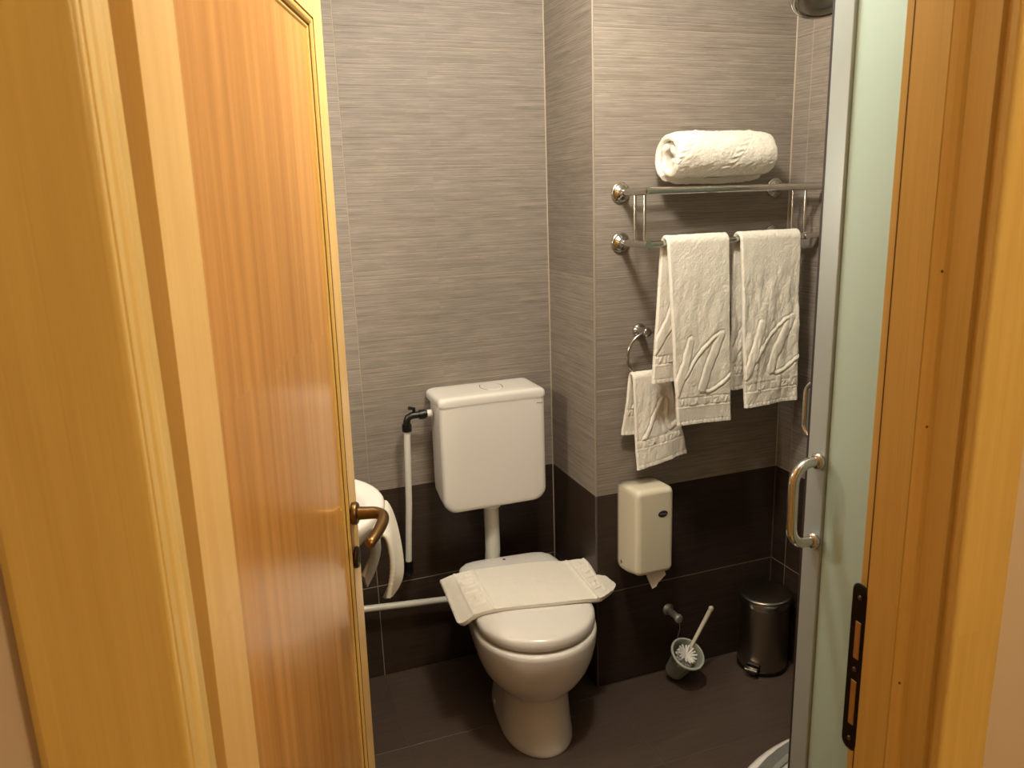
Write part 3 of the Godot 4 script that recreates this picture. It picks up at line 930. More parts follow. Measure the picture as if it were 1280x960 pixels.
# ---------------------------------------------------------------- washbasin
func build_basin() -> void:
	var t := thing("washbasin", "white oval washbasin on the left wall, half hidden behind the door", "washbasin", Vector3(XL, 0, 0.50))
	# plan: straight back on the wall, rounded tip into the room
	var plan := func(k: float, y: float, lean := 0.0) -> PackedVector3Array:
		var ring := PackedVector3Array()
		for i in 48:
			var a := TAU * i / 48
			var c := cos(a)
			var s := sin(a)
			var e := pow(pow(absf(c), 2.6) + pow(absf(s), 2.6), -1.0 / 2.6) if c < 0.0 else 1.0
			ring.append(Vector3(maxf(0.30 - lean + 0.305 * k * c * e, 0.002), y, 0.275 * k * s * e))
		return ring
	var rings := []
	for k in [[0.30, 0.70, 0.06], [0.55, 0.71, 0.04], [0.80, 0.76, 0.02], [0.93, 0.81, 0.005], [0.985, 0.838, 0.0], [1.0, 0.852, 0.0], [1.0, 0.862, 0.0], [0.985, 0.869, 0.0], [0.96, 0.870, 0.0], [0.86, 0.866, 0.0], [0.80, 0.855, 0.0], [0.72, 0.80, 0.0], [0.55, 0.755, 0.0], [0.2, 0.74, 0.0]]:
		rings.append(plan.call(k[0], k[1], k[2]))
	put("bowl", Geo.new().loft(rings), M.ceramic, t)
	put("trap", Geo.new().tube(PackedVector3Array([Vector3(0.24, 0.72, 0), Vector3(0.24, 0.55, 0), Vector3(0.22, 0.50, 0), Vector3(0.16, 0.48, 0), Vector3(0.001, 0.48, 0)]), 0.018, 16), M.chrome, t)
	put("drain", Geo.new().lathe([[0.0, 0.739], [0.024, 0.739], [0.022, 0.744], [0.0, 0.745]], Transform3D(Basis(), Vector3(0.27, 0, 0)), 20), M.chrome, t)
	put("tap", Geo.new().tube(PackedVector3Array([Vector3(0.075, 0.86, 0), Vector3(0.075, 0.93, 0), Vector3(0.085, 0.955, 0), Vector3(0.11, 0.96, 0), Vector3(0.17, 0.945, 0)]), 0.013, 14), M.chrome, t)
	# hand towel drooping from the front of the basin
	var tw := thing("hand_towel", "white hand towel hanging in folds from the washbasin edge behind the door handle", "towel")
	var near := [Vector3(-0.752, 0.842, 0.655), Vector3(-0.745, 0.838, 0.655), Vector3(-0.734, 0.830, 0.66), Vector3(-0.720, 0.812, 0.66), Vector3(-0.715, 0.777, 0.66), Vector3(-0.717, 0.723, 0.66), Vector3(-0.732, 0.654, 0.66)]
	var mid := [Vector3(-0.722, 0.838, 0.58), Vector3(-0.713, 0.836, 0.58), Vector3(-0.702, 0.825, 0.58), Vector3(-0.690, 0.785, 0.58), Vector3(-0.684, 0.724, 0.58), Vector3(-0.688, 0.663, 0.58), Vector3(-0.715, 0.614, 0.58)]
	var far := [Vector3(-0.690, 0.838, 0.48), Vector3(-0.684, 0.834, 0.48), Vector3(-0.672, 0.802, 0.48), Vector3(-0.660, 0.745, 0.48), Vector3(-0.652, 0.661, 0.48), Vector3(-0.661, 0.595, 0.48), Vector3(-0.688, 0.567, 0.48)]
	var curves := []
	for side in [near, mid, far]:
		var c := Curve3D.new()
		for k in side.size():
			var tan: Vector3 = (side[mini(k + 1, 6)] - side[maxi(k - 1, 0)]) / 6.0
			c.add_point(side[k], -tan, tan)
		curves.append(c)
	var rows := []
	var bump := PackedFloat32Array()
	for j in 61:
		var row := PackedVector3Array()
		for i in 29:
			var f := j / 60.0
			var u := i / 28.0
			var a: Vector3 = curves[0].sample_baked(curves[0].get_baked_length() * f, true)
			var b: Vector3 = curves[1].sample_baked(curves[1].get_baked_length() * f, true)
			var c: Vector3 = curves[2].sample_baked(curves[2].get_baked_length() * f, true)
			var p := a * (1 - u) * (1 - 2 * u) + b * 4 * u * (1 - u) + c * u * (2 * u - 1)
			p.x += 0.006 * sin(u * 9.0 + f * 2.0) * f
			row.append(p)
			bump.append(0.0016 * (0.5 + 0.5 * sin(j * 2.1)) if f > 0.55 and i < 4 else 0.0)
		rows.append(row)
	put("front_fold", Geo.new().sheet(rows, 0.010, bump, bump), M.cloth, tw)
	var fa := [Vector3(-0.700, 0.845, 0.40), Vector3(-0.701, 0.78, 0.405), Vector3(-0.703, 0.721, 0.42), Vector3(-0.705, 0.668, 0.42), Vector3(-0.722, 0.618, 0.42), Vector3(-0.748, 0.572, 0.42)]
	var fb := [Vector3(-0.730, 0.845, 0.49), Vector3(-0.735, 0.80, 0.495), Vector3(-0.738, 0.761, 0.50), Vector3(-0.738, 0.71, 0.50), Vector3(-0.751, 0.676, 0.50), Vector3(-0.766, 0.646, 0.50)]
	rows = []
	var ca := Curve3D.new()
	var cb := Curve3D.new()
	for k in 6:
		ca.add_point(fa[k], (fa[maxi(k - 1, 0)] - fa[mini(k + 1, 5)]) / 6.0, (fa[mini(k + 1, 5)] - fa[maxi(k - 1, 0)]) / 6.0)
		cb.add_point(fb[k], (fb[maxi(k - 1, 0)] - fb[mini(k + 1, 5)]) / 6.0, (fb[mini(k + 1, 5)] - fb[maxi(k - 1, 0)]) / 6.0)
	for j in 31:
		var row := PackedVector3Array()
		for i in 13:
			row.append(cb.sample_baked(cb.get_baked_length() * j / 30.0, true).lerp(ca.sample_baked(ca.get_baked_length() * j / 30.0, true), i / 12.0))
		rows.append(row)
	put("back_fold", Geo.new().sheet(rows, 0.009), M.cloth, tw)


# ---------------------------------------------------------------- towel rack
func bar(a: Vector3, b: Vector3, r: float, seg := 14) -> Geo:
	return Geo.new().tube(PackedVector3Array([a, b]), r, seg)

func rosette(t: Node3D, at: Vector3, r: float) -> void:
	var xf := Transform3D(Basis(Vector3(1, 0, 0), PI / 2), at)
	put("rosette", Geo.new().lathe([[0.0, 0.0], [r, 0.0], [r * 1.02, 0.003], [r * 0.97, 0.007], [r * 0.80, 0.009], [r * 0.76, 0.008], [r * 0.62, 0.012], [r * 0.45, 0.017], [r * 0.40, 0.017], [r * 0.38, 0.03], [0.0, 0.03]], xf, 32), M.chrome, t)

func build_rack() -> void:
	var t := thing("towel_rack", "chrome wall rack with a shelf of bars and a lower towel bar", "towel rack")
	var ya := 1.624
	var yb := 1.480
	for x in [0.086, 0.630]:
		for y in [ya, yb]:
			rosette(t, Vector3(x, y, ZP + 0.0005), 0.030)
			put("bracket_arm", bar(Vector3(x, y, ZP + 0.012), Vector3(x, y, 0.518), 0.0105), M.chrome, t)
		for z in [0.440, 0.495]:
			put("upright", bar(Vector3(x, yb + 0.004, z), Vector3(x, ya - 0.004, z), 0.0042, 10), M.chrome, t)
	for z in [0.400, 0.440, 0.480]:
		put("shelf_bar", bar(Vector3(0.086, ya + 0.002, z), Vector3(0.630, ya + 0.002, z), 0.0055, 12), M.chrome, t)
	put("shelf_rail", bar(Vector3(0.078, ya, 0.520), Vector3(0.684, ya, 0.520), 0.0105), M.chrome, t)
	put("towel_bar", bar(Vector3(0.078, yb, 0.505), Vector3(0.684, yb, 0.505), 0.0095), M.chrome, t)


# distance from p to a polyline
func near_line(p: Vector2, line: Array) -> float:
	var best := 1e9
	for k in line.size() - 1:
		var a: Vector2 = line[k]
		var d: Vector2 = line[k + 1] - a
		var f := clampf((p - a).dot(d) / maxf(d.length_squared(), 1e-9), 0.0, 1.0)
		best = minf(best, (p - a - d * f).length())
	return best

const GLYPH := {
	"V": [[[0, 1], [0.5, 0], [1, 1]]], "I": [[[0.5, 0], [0.5, 1]]], "L": [[[0, 1], [0, 0], [1, 0]]], "A": [[[0, 0], [0.5, 1], [1, 0]], [[0.2, 0.4], [0.8, 0.4]]],
	"B": [[[0, 0], [0, 1], [0.8, 0.9], [0.8, 0.6], [0, 0.5], [0.9, 0.4], [0.9, 0.1], [0, 0]]], "Z": [[[0, 1], [1, 1], [0, 0], [1, 0]]], "M": [[[0, 0], [0.1, 1], [0.5, 0.3], [0.9, 1], [1, 0]]],
	"O": [[[0.2, 0], [0, 0.5], [0.2, 1], [0.8, 1], [1, 0.5], [0.8, 0], [0.2, 0]]], "R": [[[0, 0], [0, 1], [0.8, 0.95], [0.8, 0.55], [0, 0.5], [0.9, 0]]], "H": [[[0, 0], [0, 1]], [[1, 0], [1, 1]], [[0, 0.5], [1, 0.5]]],
	"T": [[[0, 1], [1, 1]], [[0.5, 1], [0.5, 0]]], "E": [[[1, 1], [0, 1], [0, 0], [1, 0]], [[0, 0.5], [0.8, 0.5]]],
}

func lettering(words: String, at: Vector2, width: float, height: float) -> Array:
	var out := []
	var step := width / words.length()
	for k in words.length():
		for line in GLYPH.get(words[k], []):
			var pts := []
			for q in line:
				pts.append(at + Vector2(step * (k + 0.12 + 0.7 * q[0]), height * q[1]))
			out.append(pts)
	return out

# raised pad with a stitched groove round it; d is the signed distance to its outline
func pad(d: float, h: float) -> float:
	if d > 0.0038:
		return 0.0
	if d > 0.0:
		return -0.60 * h * sin(PI * d / 0.0038)
	return h * (1.0 - pow(1.0 - minf(-d / 0.0065, 1.0), 2.0))

# a towel over a bar: s runs from the hem behind, over the bar, to the hem in front
func hung_towel(called: String, label: String, group: String, o: Dictionary) -> Node3D:
	var t := thing(called, label, "towel", Vector3.ZERO, group)
	var rb: float = o.radius
	var ni := int(o.get("ni", 84))
	var total: float = o.back + PI * rb + o.front
	var nj := int(total / 0.0026)
	var fuzz := FastNoiseLite.new()
	fuzz.seed = o.seed
	fuzz.frequency = 85.0
	fuzz.fractal_octaves = 2
	var wave := FastNoiseLite.new()
	wave.seed = o.seed + 1
	wave.frequency = 7.0
	var script: Array = o.get("strokes", [])
	var words: Array = lettering(o.words, Vector2(0.004, o.band - 0.008), o.width - 0.006, 0.016)
	var rows := []
	var front := PackedFloat32Array()
	var behind := PackedFloat32Array()
	for j in nj + 1:
		var s := total * j / nj
		var row := PackedVector3Array()
		for i in ni + 1:
			var u := float(i) / ni
			var y: float
			var z: float
			var f := 0.0       # 0 at the bar, 1 at the hem in front, -1 at the hem behind
			var yb: float = o.y
			var zb: float = o.z
			if s < o.back:
				f = -(o.back - s) / o.back
				y = yb - (o.back - s)
				z = zb - rb
			elif s > o.back + PI * rb:
				f = (s - o.back - PI * rb) / o.front
				y = yb - (s - o.back - PI * rb)
				z = zb + rb
			else:
				var a: float = (s - o.back) / rb
				y = yb + rb * sin(a)
				z = zb - rb * cos(a)
			var lx: float = lerpf(o.left[1], o.left[2], f) if f > 0 else lerpf(o.left[1], o.left[0], -f)
			var rx: float = lerpf(o.right[1], o.right[2], f) if f > 0 else lerpf(o.right[1], o.right[0], -f)
			var x := lerpf(lx, rx, u)
			var amp := minf(absf(f) * 3.0, 1.0)
			z += amp * o.wavy * (wave.get_noise_2d(x * 2.2 + (3.0 if f < 0 else 0.0), y * 0.8) + 0.6 * sin((u - 0.3) * 5.0 + o.seed) * absf(f))
			z += (0.010 if f > 0 else -0.006) * absf(f) * o.get("flare", 1.0)
			y += absf(f) * (lerpf(o.slant[0], o.slant[1], u) if f > 0 else 0.0)
			row.append(Vector3(x, y, z))
			# relief, measured in metres from the left edge and the hem
			var h := 0.0
			var down: float = o.front * (1.0 - f) if f > 0 else o.back * (1.0 + f)
			var a2 := Vector2(u * o.width, down)
			var pile := 0.0008 * fuzz.get_noise_2d(x * 1.3, s * 1.3) + 0.0007 * fuzz.get_noise_2d(x * 0.3 + 5.0, s * 0.3)
			var smooth := 1.0
			if f > 0.25 or f < -0.25:
				if down < 0.012:
					h += 0.0012 * (0.5 + 0.5 * sin(u * o.width / 0.0022)) - (0.0016 if down > 0.009 else 0.0)
					smooth = 0.3
				h -= 0.0016 * (maxf(0.0, 1.0 - absf(down - o.band - 0.0125) / 0.0022) + maxf(0.0, 1.0 - absf(down - o.band + 0.0125) / 0.0022) - 0.9 * maxf(0.0, 1.0 - absf(down - o.band + 0.0155) / 0.002))
				if absf(down - o.band) < 0.012:
					var d := 1.0
					for w in words:
						if absf(w[0].x - a2.x) < 0.035:
							d = minf(d, near_line(a2, w))
					h += 0.0026 * maxf(0.0, 1.0 - d / 0.0030) - 0.0007
					smooth = 0.3
				elif down > 0.012 and down < o.band:
					smooth = 0.45
				elif down < 0.31:
					var d2 := 1.0
					for k in script:
						d2 = minf(d2, near_line(a2, k[1]) - k[0])
					if d2 < 0.0038:
						h = pad(d2, 0.0030)
						smooth = 0.25 if d2 < 0.0 else 0.6
			if f > 0:
				front.append(h + pile * smooth)
				behind.append(0.0)
			else:
				front.append(pile)
				behind.append((h + pile * smooth) if f < -0.1 else 0.0)
		rows.append(row)
	# the front of the sheet is its outer skin
	put("cloth", Geo.new().sheet(rows, o.thick, front, behind), M.cloth, t)
	return t

func letter_strokes(sx: float, dx: float, dy: float) -> Array:
	var P := func(list: Array) -> Array:
		var out := []
		for q in list:
			out.append(Vector2(q[0] * sx + dx, q[1] + dy))
		return out
	return [
		[0.0058, P.call([[0.030, 0.146], [0.060, 0.188], [0.100, 0.230], [0.140, 0.262], [0.170, 0.272]])],
		[0.0058, P.call([[0.092, 0.106], [0.112, 0.098], [0.138, 0.106], [0.165, 0.122], [0.200, 0.152], [0.215, 0.168]])],
		[0.0125, P.call([[0.056, 0.255], [0.048, 0.228], [0.038, 0.196], [0.024, 0.162]])],
		[0.0145, P.call([[0.030, 0.178], [0.014, 0.140], [-0.006, 0.104]])],
		[0.0125, P.call([[0.164, 0.266], [0.150, 0.240]])],
		[0.0150, P.call([[0.150, 0.240], [0.132, 0.205], [0.112, 0.165], [0.096, 0.128], [0.090, 0.112]])],
	]

func build_towels() -> void:
	hung_towel("hand_towel", "left white towel on the chrome bar, its two hems hanging at different heights", "white towels hung over the rack bar", {
		"y": 1.4795, "z": 0.505, "radius": 0.0175, "back": 0.405, "front": 0.528, "width": 0.192, "left": [0.124, 0.146, 0.180], "right": [0.325, 0.342, 0.360], "slant": [0.0, -0.006],
		"thick": 0.012, "wavy": 0.004, "seed": 3, "words": "VILA BIZMA", "band": 0.068, "strokes": letter_strokes(1.0, 0.0, -0.006)})
	hung_towel("hand_towel", "right white towel on the chrome bar, nearest the shower door", "white towels hung over the rack bar", {
		"y": 1.4795, "z": 0.505, "radius": 0.0175, "back": 0.455, "front": 0.503, "width": 0.200, "left": [0.396, 0.388, 0.414], "right": [0.580, 0.592, 0.602], "slant": [0.0, 0.004],
		"thick": 0.012, "wavy": 0.008, "seed": 9, "words": "VILA BIZMA", "band": 0.060, "strokes": letter_strokes(1.03, 0.006, -0.004)})
	# rolled bath towel on the shelf
	var t := thing("bath_towel", "thick white bath towel rolled up on the rack shelf", "towel", Vector3(0.345, 1.7165, 0.455))
	var fuzz := FastNoiseLite.new()
	fuzz.seed = 21
	fuzz.frequency = 70.0
	var slow := FastNoiseLite.new()
	slow.seed = 5
	slow.frequency = 6.0
	var rows := []
	var bump := PackedFloat32Array()
	var turns := 1.8
	var nj := 300
	var ni := 90
	for j in nj + 1:
		var f := float(j) / nj
		var a := -PI * 0.62 - (1.0 - f) * turns * TAU
		var r := 0.016 + (0.072 - 0.016) * pow(f, 0.75)
		var row := PackedVector3Array()
		for i in ni + 1:
			var u := float(i) / ni
			var end := absf(u - 0.5) * 2.0
			var rr := r * (1.0 - 0.20 * pow(end, 6.0) * f) + 0.004 * slow.get_noise_2d(u * 0.5, a * 0.12) * f
			var half := 0.164 - 0.010 * (1.0 - f) - 0.006 * sin(f * 40.0) * (1.0 - f)
			var x := (u - 0.5) * 2.0 * half - 0.030 * cos(a) * 0.0
			var y := rr * sin(a)
			y = maxf(y, -0.072) if f > 0.6 else y
			row.append(Vector3(x, y * 0.99, rr * cos(a) * 1.03))
			var h := 0.0013 * fuzz.get_noise_2d(x, f * 1.1) + 0.0010 * fuzz.get_noise_2d(x * 0.35, f * 0.4 + 3.0)
			# woven zigzag bands that cross the roll at a slant
			var arc := (1.0 - f) * turns * TAU * 0.07
			for band in [0.02, 0.20]:
				var d: float = x + 0.04 - band + arc * 0.75 - 0.09
				if absf(d) < 0.014:
					h += 0.0024 * sin(arc / 0.0030) * (1.0 - absf(d) / 0.014)
				h -= 0.0014 * maxf(0.0, 1.0 - absf(absf(d) - 0.017) / 0.002)
			bump.append(h)
		rows.append(row)
	put("rolled_cloth", Geo.new().sheet(rows, 0.0185, PackedFloat32Array(), bump), M.cloth, t)


func build_ring() -> void:
	var t := thing("towel_ring", "chrome towel ring on the wall left of the hanging towels", "towel ring")
	var c := Vector3(0.156, 1.143, 0.398)
	put("mount", Geo.new().lathe([[0.0, 0.0], [0.021, 0.0], [0.022, 0.004], [0.019, 0.010], [0.012, 0.014], [0.011, 0.046], [0.014, 0.052], [0.012, 0.058], [0.0, 0.059]], Transform3D(Basis(Vector3(1, 0, 0), PI / 2), Vector3(0.150, 1.212, ZP + 0.0005)), 24), M.chrome, t)
	var p := PackedVector3Array()
	for k in 49:
		var a := TAU * k / 48.0 + PI / 2
		p.append(c + Vector3(0.070 * cos(a), 0.070 * sin(a), 0.002 * sin(a)))
	put("ring", Geo.new().tube(p, 0.0046, 12, false), M.chrome, t)
	hung_towel("hand_towel", "small white towel hanging from the chrome ring, above the paper dispenser", "", {
		"y": 1.075, "z": 0.398, "radius": 0.0135, "back": 0.185, "front": 0.268, "width": 0.170, "left": [0.082, 0.100, 0.106], "right": [0.215, 0.222, 0.280], "slant": [-0.018, 0.012], "ni": 70,
		"thick": 0.0105, "wavy": 0.006, "flare": 1.6, "seed": 14, "words": "VILA BIZMA", "band": 0.072, "strokes": [
			[0.0075, [Vector2(0.028, 0.085), Vector2(0.060, 0.130), Vector2(0.100, 0.185), Vector2(0.150, 0.230)]],
			[0.0085, [Vector2(0.086, 0.165), Vector2(0.100, 0.130), Vector2(0.108, 0.095)]],
			[0.0085, [Vector2(0.135, 0.190), Vector2(0.122, 0.140), Vector2(0.128, 0.100), Vector2(0.165, 0.115)]]]})


# bath mat folded over the closed lid
func build_mat() -> void:
	var t := thing("bath_mat", "folded cream bath mat lying across the closed toilet lid", "bath mat")
	var ni := 170
	var nj := 96
	var fuzz := FastNoiseLite.new()
	fuzz.seed = 31
	fuzz.frequency = 22.0
	var words := lettering("HOTEL", Vector2(0.018, 0.052), 0.25, 0.040)
	var rows := []
	var bump := PackedFloat32Array()
	for j in nj + 1:
		var w := float(j) / nj          # 0 at the front edge, 1 at the back
		var row := PackedVector3Array()
		for i in ni + 1:
			var u := float(i) / ni
			var x := lerpf(-0.480, 0.036, u)
			var zf := lerpf(0.452, 0.512, smoothstep(0.0, 0.75, u))
			zf -= 0.088 * smoothstep(0.80, 1.0, u)
			for q in [[(1.0 - u) * 0.52, 0.050], [u * 0.52, 0.030]]:
				if q[0] < q[1]:
					zf -= q[1] - sqrt(q[1] * q[1] - (q[1] - q[0]) * (q[1] - q[0]))
			var zb := lerpf(0.186, 0.262, u)
			var z := lerpf(zf, zb, w)
			x += -0.012 * (1.0 - w) * (1.0 - u) + 0.012 * (w - 0.5) * u
			if u > 0.85:
				x += 0.018 * smoothstep(0.85, 1.0, u) * pow(1.0 - w, 2.0) - 0.012 * smoothstep(0.85, 1.0, u) * sin(PI * w)
			# the lid ends at x -0.445 and -0.085; beyond it the cloth droops
			var over := maxf(0.0, -0.437 - x) + maxf(0.0, x + 0.090) * 0.36
			var y := 0.4395 - 0.62 * over * over / (over + 0.040)
			var edge := absf(x + 0.262) / 0.18
			y -= 0.010 * pow(clampf(edge, 0.0, 1.0), 4.0)
			y -= 0.022 * smoothstep(0.80, 1.0, u) * pow(1.0 - w, 1.5)
			y += 0.012 * smoothstep(0.75, 0.95, u) * smoothstep(0.4, 0.0, absf(w - 0.85))
			y -= 0.010 * smoothstep(0.10, 0.0, u) * (1.0 - w)
			row.append(Vector3(x, y, z))
			var h := 0.0010 * fuzz.get_noise_2d(x, z)
			var across := u * 0.52
			var from_end := minf(across, 0.52 - across)
			if from_end > 0.005:
				for line in [0.045, 0.104]:
					h += 0.0038 * maxf(0.0, 1.0 - absf(from_end - line) / 0.0050)
			if from_end > 0.048 and from_end < 0.10 and w > 0.02 and w < 0.98:
				var q := Vector2((1.0 - w) * 0.285, from_end)
				var d := 1.0
				for k in words:
					d = minf(d, near_line(q, k))
				h += 0.0050 * maxf(0.0, 1.0 - d / 0.0040) - 0.0016
			h += 0.0014 * maxf(0.0, 1.0 - absf(from_end - 0.004) / 0.004)
			bump.append(h)
		rows.append(row)
	var top := put("upper_layer", Geo.new().sheet(rows, 0.010, PackedFloat32Array(), bump), M.cloth, t)
	# the folded-under layer shows as a second edge in front
	var low := []
	for j in range(0, nj + 1, 4):
		var row := PackedVector3Array()
		for i in range(4, ni - 3, 4):
			var p: Vector3 = rows[j][i]
			row.append(p + Vector3(0.002, -0.0085, -0.006 if j == 0 else 0.0))
		low.append(row)
	put("under_layer", Geo.new().sheet(low, 0.008), M.cloth, t)


# ---------------------------------------------------------------- dispenser, brush, bin
func build_dispenser() -> void:
	var t := thing("paper_dispenser", "cream plastic toilet paper dispenser on the dark tiles under the small towel", "dispenser", Vector3(0.142, 0, ZP))
	var rings := []
	# side outline (z, y): back flat, top and bottom rounded to the front
	var side := PackedVector2Array([Vector2(0.001, 0.432), Vector2(0.02, 0.430), Vector2(0.06, 0.436), Vector2(0.095, 0.446)])
	for k in 7:
		var a := -PI / 2 + PI / 2 * k / 6.0
		side.append(Vector2(0.112 + 0.018 * cos(a), 0.468 + 0.018 * sin(a)))
	side.append(Vector2(0.131, 0.60))
	for k in 8:
		var a := PI / 2 * k / 7.0
		side.append(Vector2(0.112 + 0.018 * cos(a), 0.718 + 0.018 * sin(a)))
	side.append_array(PackedVector2Array([Vector2(0.06, 0.733), Vector2(0.001, 0.729)]))
	var mid := Vector2(0.06, 0.585)
	for k in [[-0.065, 0.022], [-0.0645, 0.012], [-0.061, 0.0055], [-0.055, 0.0015], [-0.047, 0.0], [0.047, 0.0], [0.055, 0.0015], [0.061, 0.0055], [0.0645, 0.012], [0.065, 0.022]]:
		var ring := PackedVector3Array()
		for q in side:
			var n := q - mid
			var f := Vector2(signf(n.x) * minf(absf(n.x), maxf(absf(n.x) - k[1] * (1.0 if n.x > 0 else 0.0), 0.0)), n.y * (1.0 - k[1] / 0.15))
			ring.append(Vector3(k[0], mid.y + f.y, mid.x + f.x))
		rings.append(ring)
	put("cover", Geo.new().loft(rings), M.plastic_cream, t)
	put("base_seam", hard(Geo.new().rbox(Vector3(0.1315, 0.27, 0.004), Vector3(0, 0.582, 0.006), 0.001)), M.grey_mark, t)
	put("lock_button", Geo.new().lathe([[0.0, 0.0], [0.006, 0.0], [0.006, 0.002], [0.0, 0.003]], Transform3D(Basis(Vector3(0, 0, 1), PI / 2), Vector3(-0.063, 0.462, 0.026)), 14), M.grey_mark, t)
	var logo := put("logo_badge", null_oval(0.0165, 0.0105), M.logo_dark, t)
	logo.position = Vector3(0.024, 0.653, 0.1305)
	for k in 6:
		var l := put("logo_letter", hard(Geo.new().rbox(Vector3(0.0026, 0.0050 if k % 2 else 0.0036, 0.0007), Vector3(-0.010 + 0.0040 * k, 0.0, 0.0014), 0.0002)), M.logo_light, logo)
		l.rotation_degrees.z = -8
	logo.rotation_degrees.z = 4
	var s := thing("paper_sheet", "end of white toilet paper sticking out under the cream dispenser", "paper")
	var rows := []
	for j in 9:
		var row := PackedVector3Array()
		for i in 9:
			var u := i / 8.0
			var f := j / 8.0
			var a := Vector3(0.128, 0.447, 0.435).lerp(Vector3(0.196, 0.447, 0.437), u)
			var b := Vector3(0.148, 0.398, 0.452).lerp(Vector3(0.192, 0.432, 0.462), u)
			var p := a.lerp(b, f)
			p.z += 0.004 * sin(u * 4.0) * f
			if absf(u - 0.12) < 0.2:
				p.y -= 0.010 * f
			row.append(p)
		rows.append(row)
	put("sheet", Geo.new().sheet(rows, 0.0012), M.paper, s)

func null_oval(a: float, b: float) -> Geo:
	var rings := []
	for k in [[1.0, 0.0], [1.0, 0.0012], [0.92, 0.0016]]:
		var ring := PackedVector3Array()
		for i in 28:
			ring.append(Vector3(a * k[0] * cos(TAU * i / 28), b * k[0] * sin(TAU * i / 28), k[1]))
		rings.append(ring)
	return Geo.new().loft(rings)

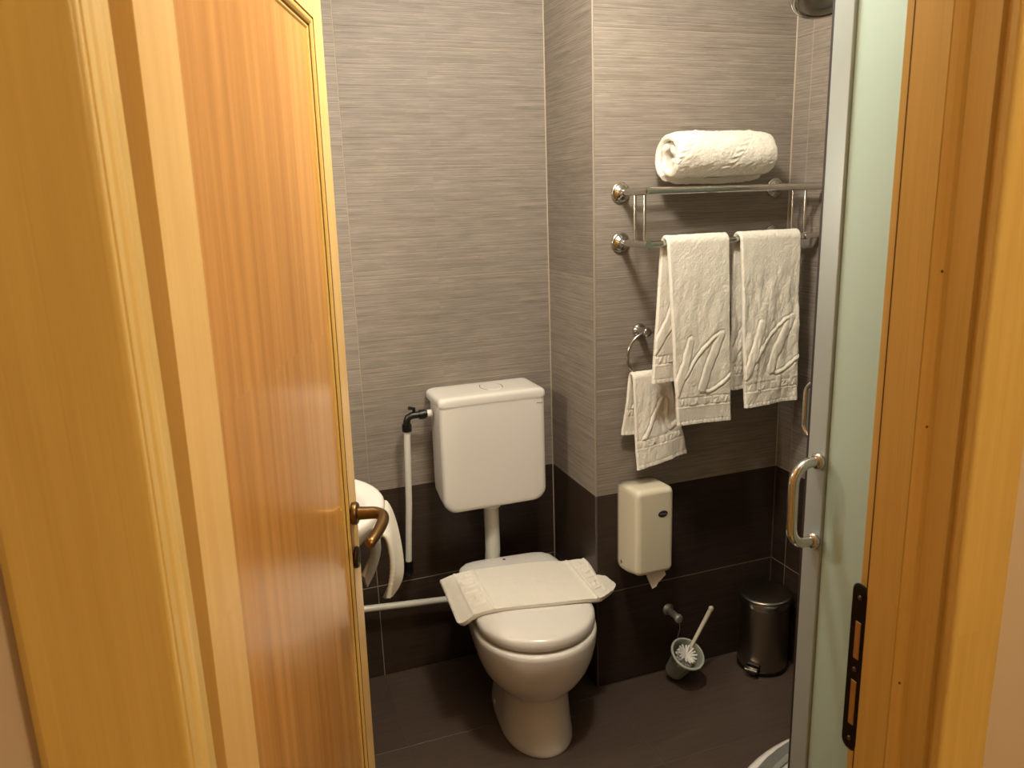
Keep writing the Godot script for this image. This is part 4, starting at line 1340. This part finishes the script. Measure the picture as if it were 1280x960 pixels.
func build_brush() -> void:
	var t := thing("toilet_brush_holder", "frosted glass toilet brush cup sagging from its chrome wall mount", "brush holder")
	var hook := Vector3(0.268, 0.236, ZP)
	put("wall_mount", Geo.new().lathe([[0.0, 0.0], [0.020, 0.0], [0.0215, 0.004], [0.018, 0.010], [0.012, 0.013], [0.0115, 0.058], [0.0145, 0.062], [0.0145, 0.074], [0.009, 0.077], [0.0, 0.077]], Transform3D(Basis(Vector3(1, 0, 0), PI / 2), hook + Vector3(0, 0, 0.0005)), 24), M.satin, t)
	var axis := Vector3(0.14, 0.86, 0.50).normalized()
	var side := Vector3(1, 0, 0)
	side = (side - axis * side.dot(axis)).normalized()
	var xf := Transform3D(Basis(side, axis, side.cross(axis)) * Basis.from_scale(Vector3(1.2, 1.2, 1.2)), Vector3(0.264, 0.030, 0.405))
	var rim := 0.096
	put("cup", Geo.new().lathe([[0.0, 0.0], [0.024, 0.0], [0.028, 0.004], [0.0305, 0.03], [0.034, 0.06], [0.040, 0.082], [0.0465, rim], [0.0425, rim], [0.0365, 0.082], [0.0305, 0.06], [0.027, 0.03], [0.0245, 0.008], [0.0, 0.007]], xf, 40), M.cup, t)
	var ringp := PackedVector3Array()
	for k in 41:
		var a := TAU * k / 40.0
		ringp.append(xf * Vector3(0.0462 * cos(a), rim - 0.003, 0.0462 * sin(a)))
	put("rim_ring", Geo.new().tube(ringp, 0.0042, 10, false), M.cup_rim, t)
	var back := xf * Vector3(-0.012, rim - 0.004, -0.045)
	put("wire_hanger", Geo.new().tube(PackedVector3Array([hook + Vector3(0.002, -0.008, 0.068), hook + Vector3(0.010, -0.04, 0.064), back]), 0.0016, 8), M.chrome, t)
	# the brush in it
	var b := thing("toilet_brush", "white toilet brush standing in the glass cup", "toilet brush")
	var tip := Vector3(0.388, 0.254, 0.430)
	var foot := xf * Vector3(0.006, 0.048, 0.0)
	var dir := (tip - foot).normalized()
	put("handle", Geo.new().tube(PackedVector3Array([foot + dir * 0.02, foot + dir * 0.05, foot + dir * 0.062, foot + dir * 0.066, foot + dir * 0.10, tip - dir * 0.01, tip - dir * 0.004, tip]), [0.0072, 0.0075, 0.0075, 0.0062, 0.0066, 0.0076, 0.0072, 0.0045], 14), M.plastic_cream, b)
	put("handle_tip", Geo.new().lathe([[0.0, -0.009], [0.007, -0.007], [0.0092, 0.0], [0.007, 0.007], [0.0, 0.009]], Transform3D(Basis(), tip - dir * 0.002), 16), M.plastic_cream, b)
	put("collar", Geo.new().tube(PackedVector3Array([foot + dir * 0.050, foot + dir * 0.058]), 0.0105, 16), M.plastic_white, b)
	# bristles: radiating tufts
	var g := Geo.new()
	var rr := RandomNumberGenerator.new()
	rr.seed = 6
	for k in 16:
		for ring in 3:
			var a := TAU * (k + 0.4 * ring) / 16 + rr.randf_range(-0.1, 0.1)
			var base := Vector3(0, 0.044 + 0.018 * ring, 0)
			var p := Vector3(cos(a) * 0.0285, base.y + 0.014 + rr.randf_range(-0.003, 0.004), sin(a) * 0.0285)
			g.tube(PackedVector3Array([xf * base, xf * base.lerp(p, 0.6), xf * p]), [0.0022, 0.0042, 0.0030], 6)
	var br := put("bristles", g, M.bristle, b)
	br.set_meta("kind", "stuff")

func build_bin() -> void:
	var t := thing("pedal_bin", "small dark steel pedal bin in the corner beside the shower", "pedal bin", Vector3(0.594, 0.0, 0.444))
	var r := 0.083
	put("base_ring", Geo.new().lathe([[0.0, 0.001], [r + 0.001, 0.001], [r + 0.002, 0.004], [r + 0.002, 0.014], [r, 0.017], [0.0, 0.017]], Transform3D(), 48), M.black, t)
	put("body", Geo.new().lathe([[0.0, 0.016], [r - 0.001, 0.016], [r, 0.018], [r, 0.24], [r, 0.247], [0.0, 0.247]], Transform3D(), 56), M.steel, t)
	put("collar_band", Geo.new().lathe([[0.0, 0.244], [r + 0.002, 0.244], [r + 0.003, 0.247], [r + 0.003, 0.266], [r + 0.001, 0.269], [0.0, 0.269]], Transform3D(), 56), M.chrome, t)
	put("lid", Geo.new().lathe([[0.0, 0.268], [r + 0.004, 0.268], [r + 0.0048, 0.272], [r + 0.003, 0.276], [r - 0.004, 0.279], [0.05, 0.286], [0.02, 0.288], [0.0, 0.2885]], Transform3D(), 56), M.steel, t)
	put("hinge_block", Geo.new().rbox(Vector3(0.03, 0.05, 0.012), Vector3(0.02, 0.245, -0.088), 0.003), M.black, t)
	var ped := Node3D.new()
	var dir := Vector3(-0.84, 0, 0.54)
	var bs := Basis(Vector3.UP, atan2(dir.x, dir.z))
	put("pedal_housing", Geo.new().rbox(Vector3(0.046, 0.030, 0.022), Vector3(0, 0.030, r - 0.003), 0.004, -1.0, Transform3D(bs)), M.black, t)
	var pd := put("pedal", Geo.new().rbox(Vector3(0.044, 0.007, 0.020), Vector3(0, 0.034, r + 0.022), 0.0025, -1.0, Transform3D(bs)), M.chrome, t)
	put("pedal_arm", Geo.new().rbox(Vector3(0.030, 0.008, 0.032), Vector3(0, 0.022, r + 0.012), 0.002, -1.0, Transform3D(bs)), M.black, pd)
	ped.free()
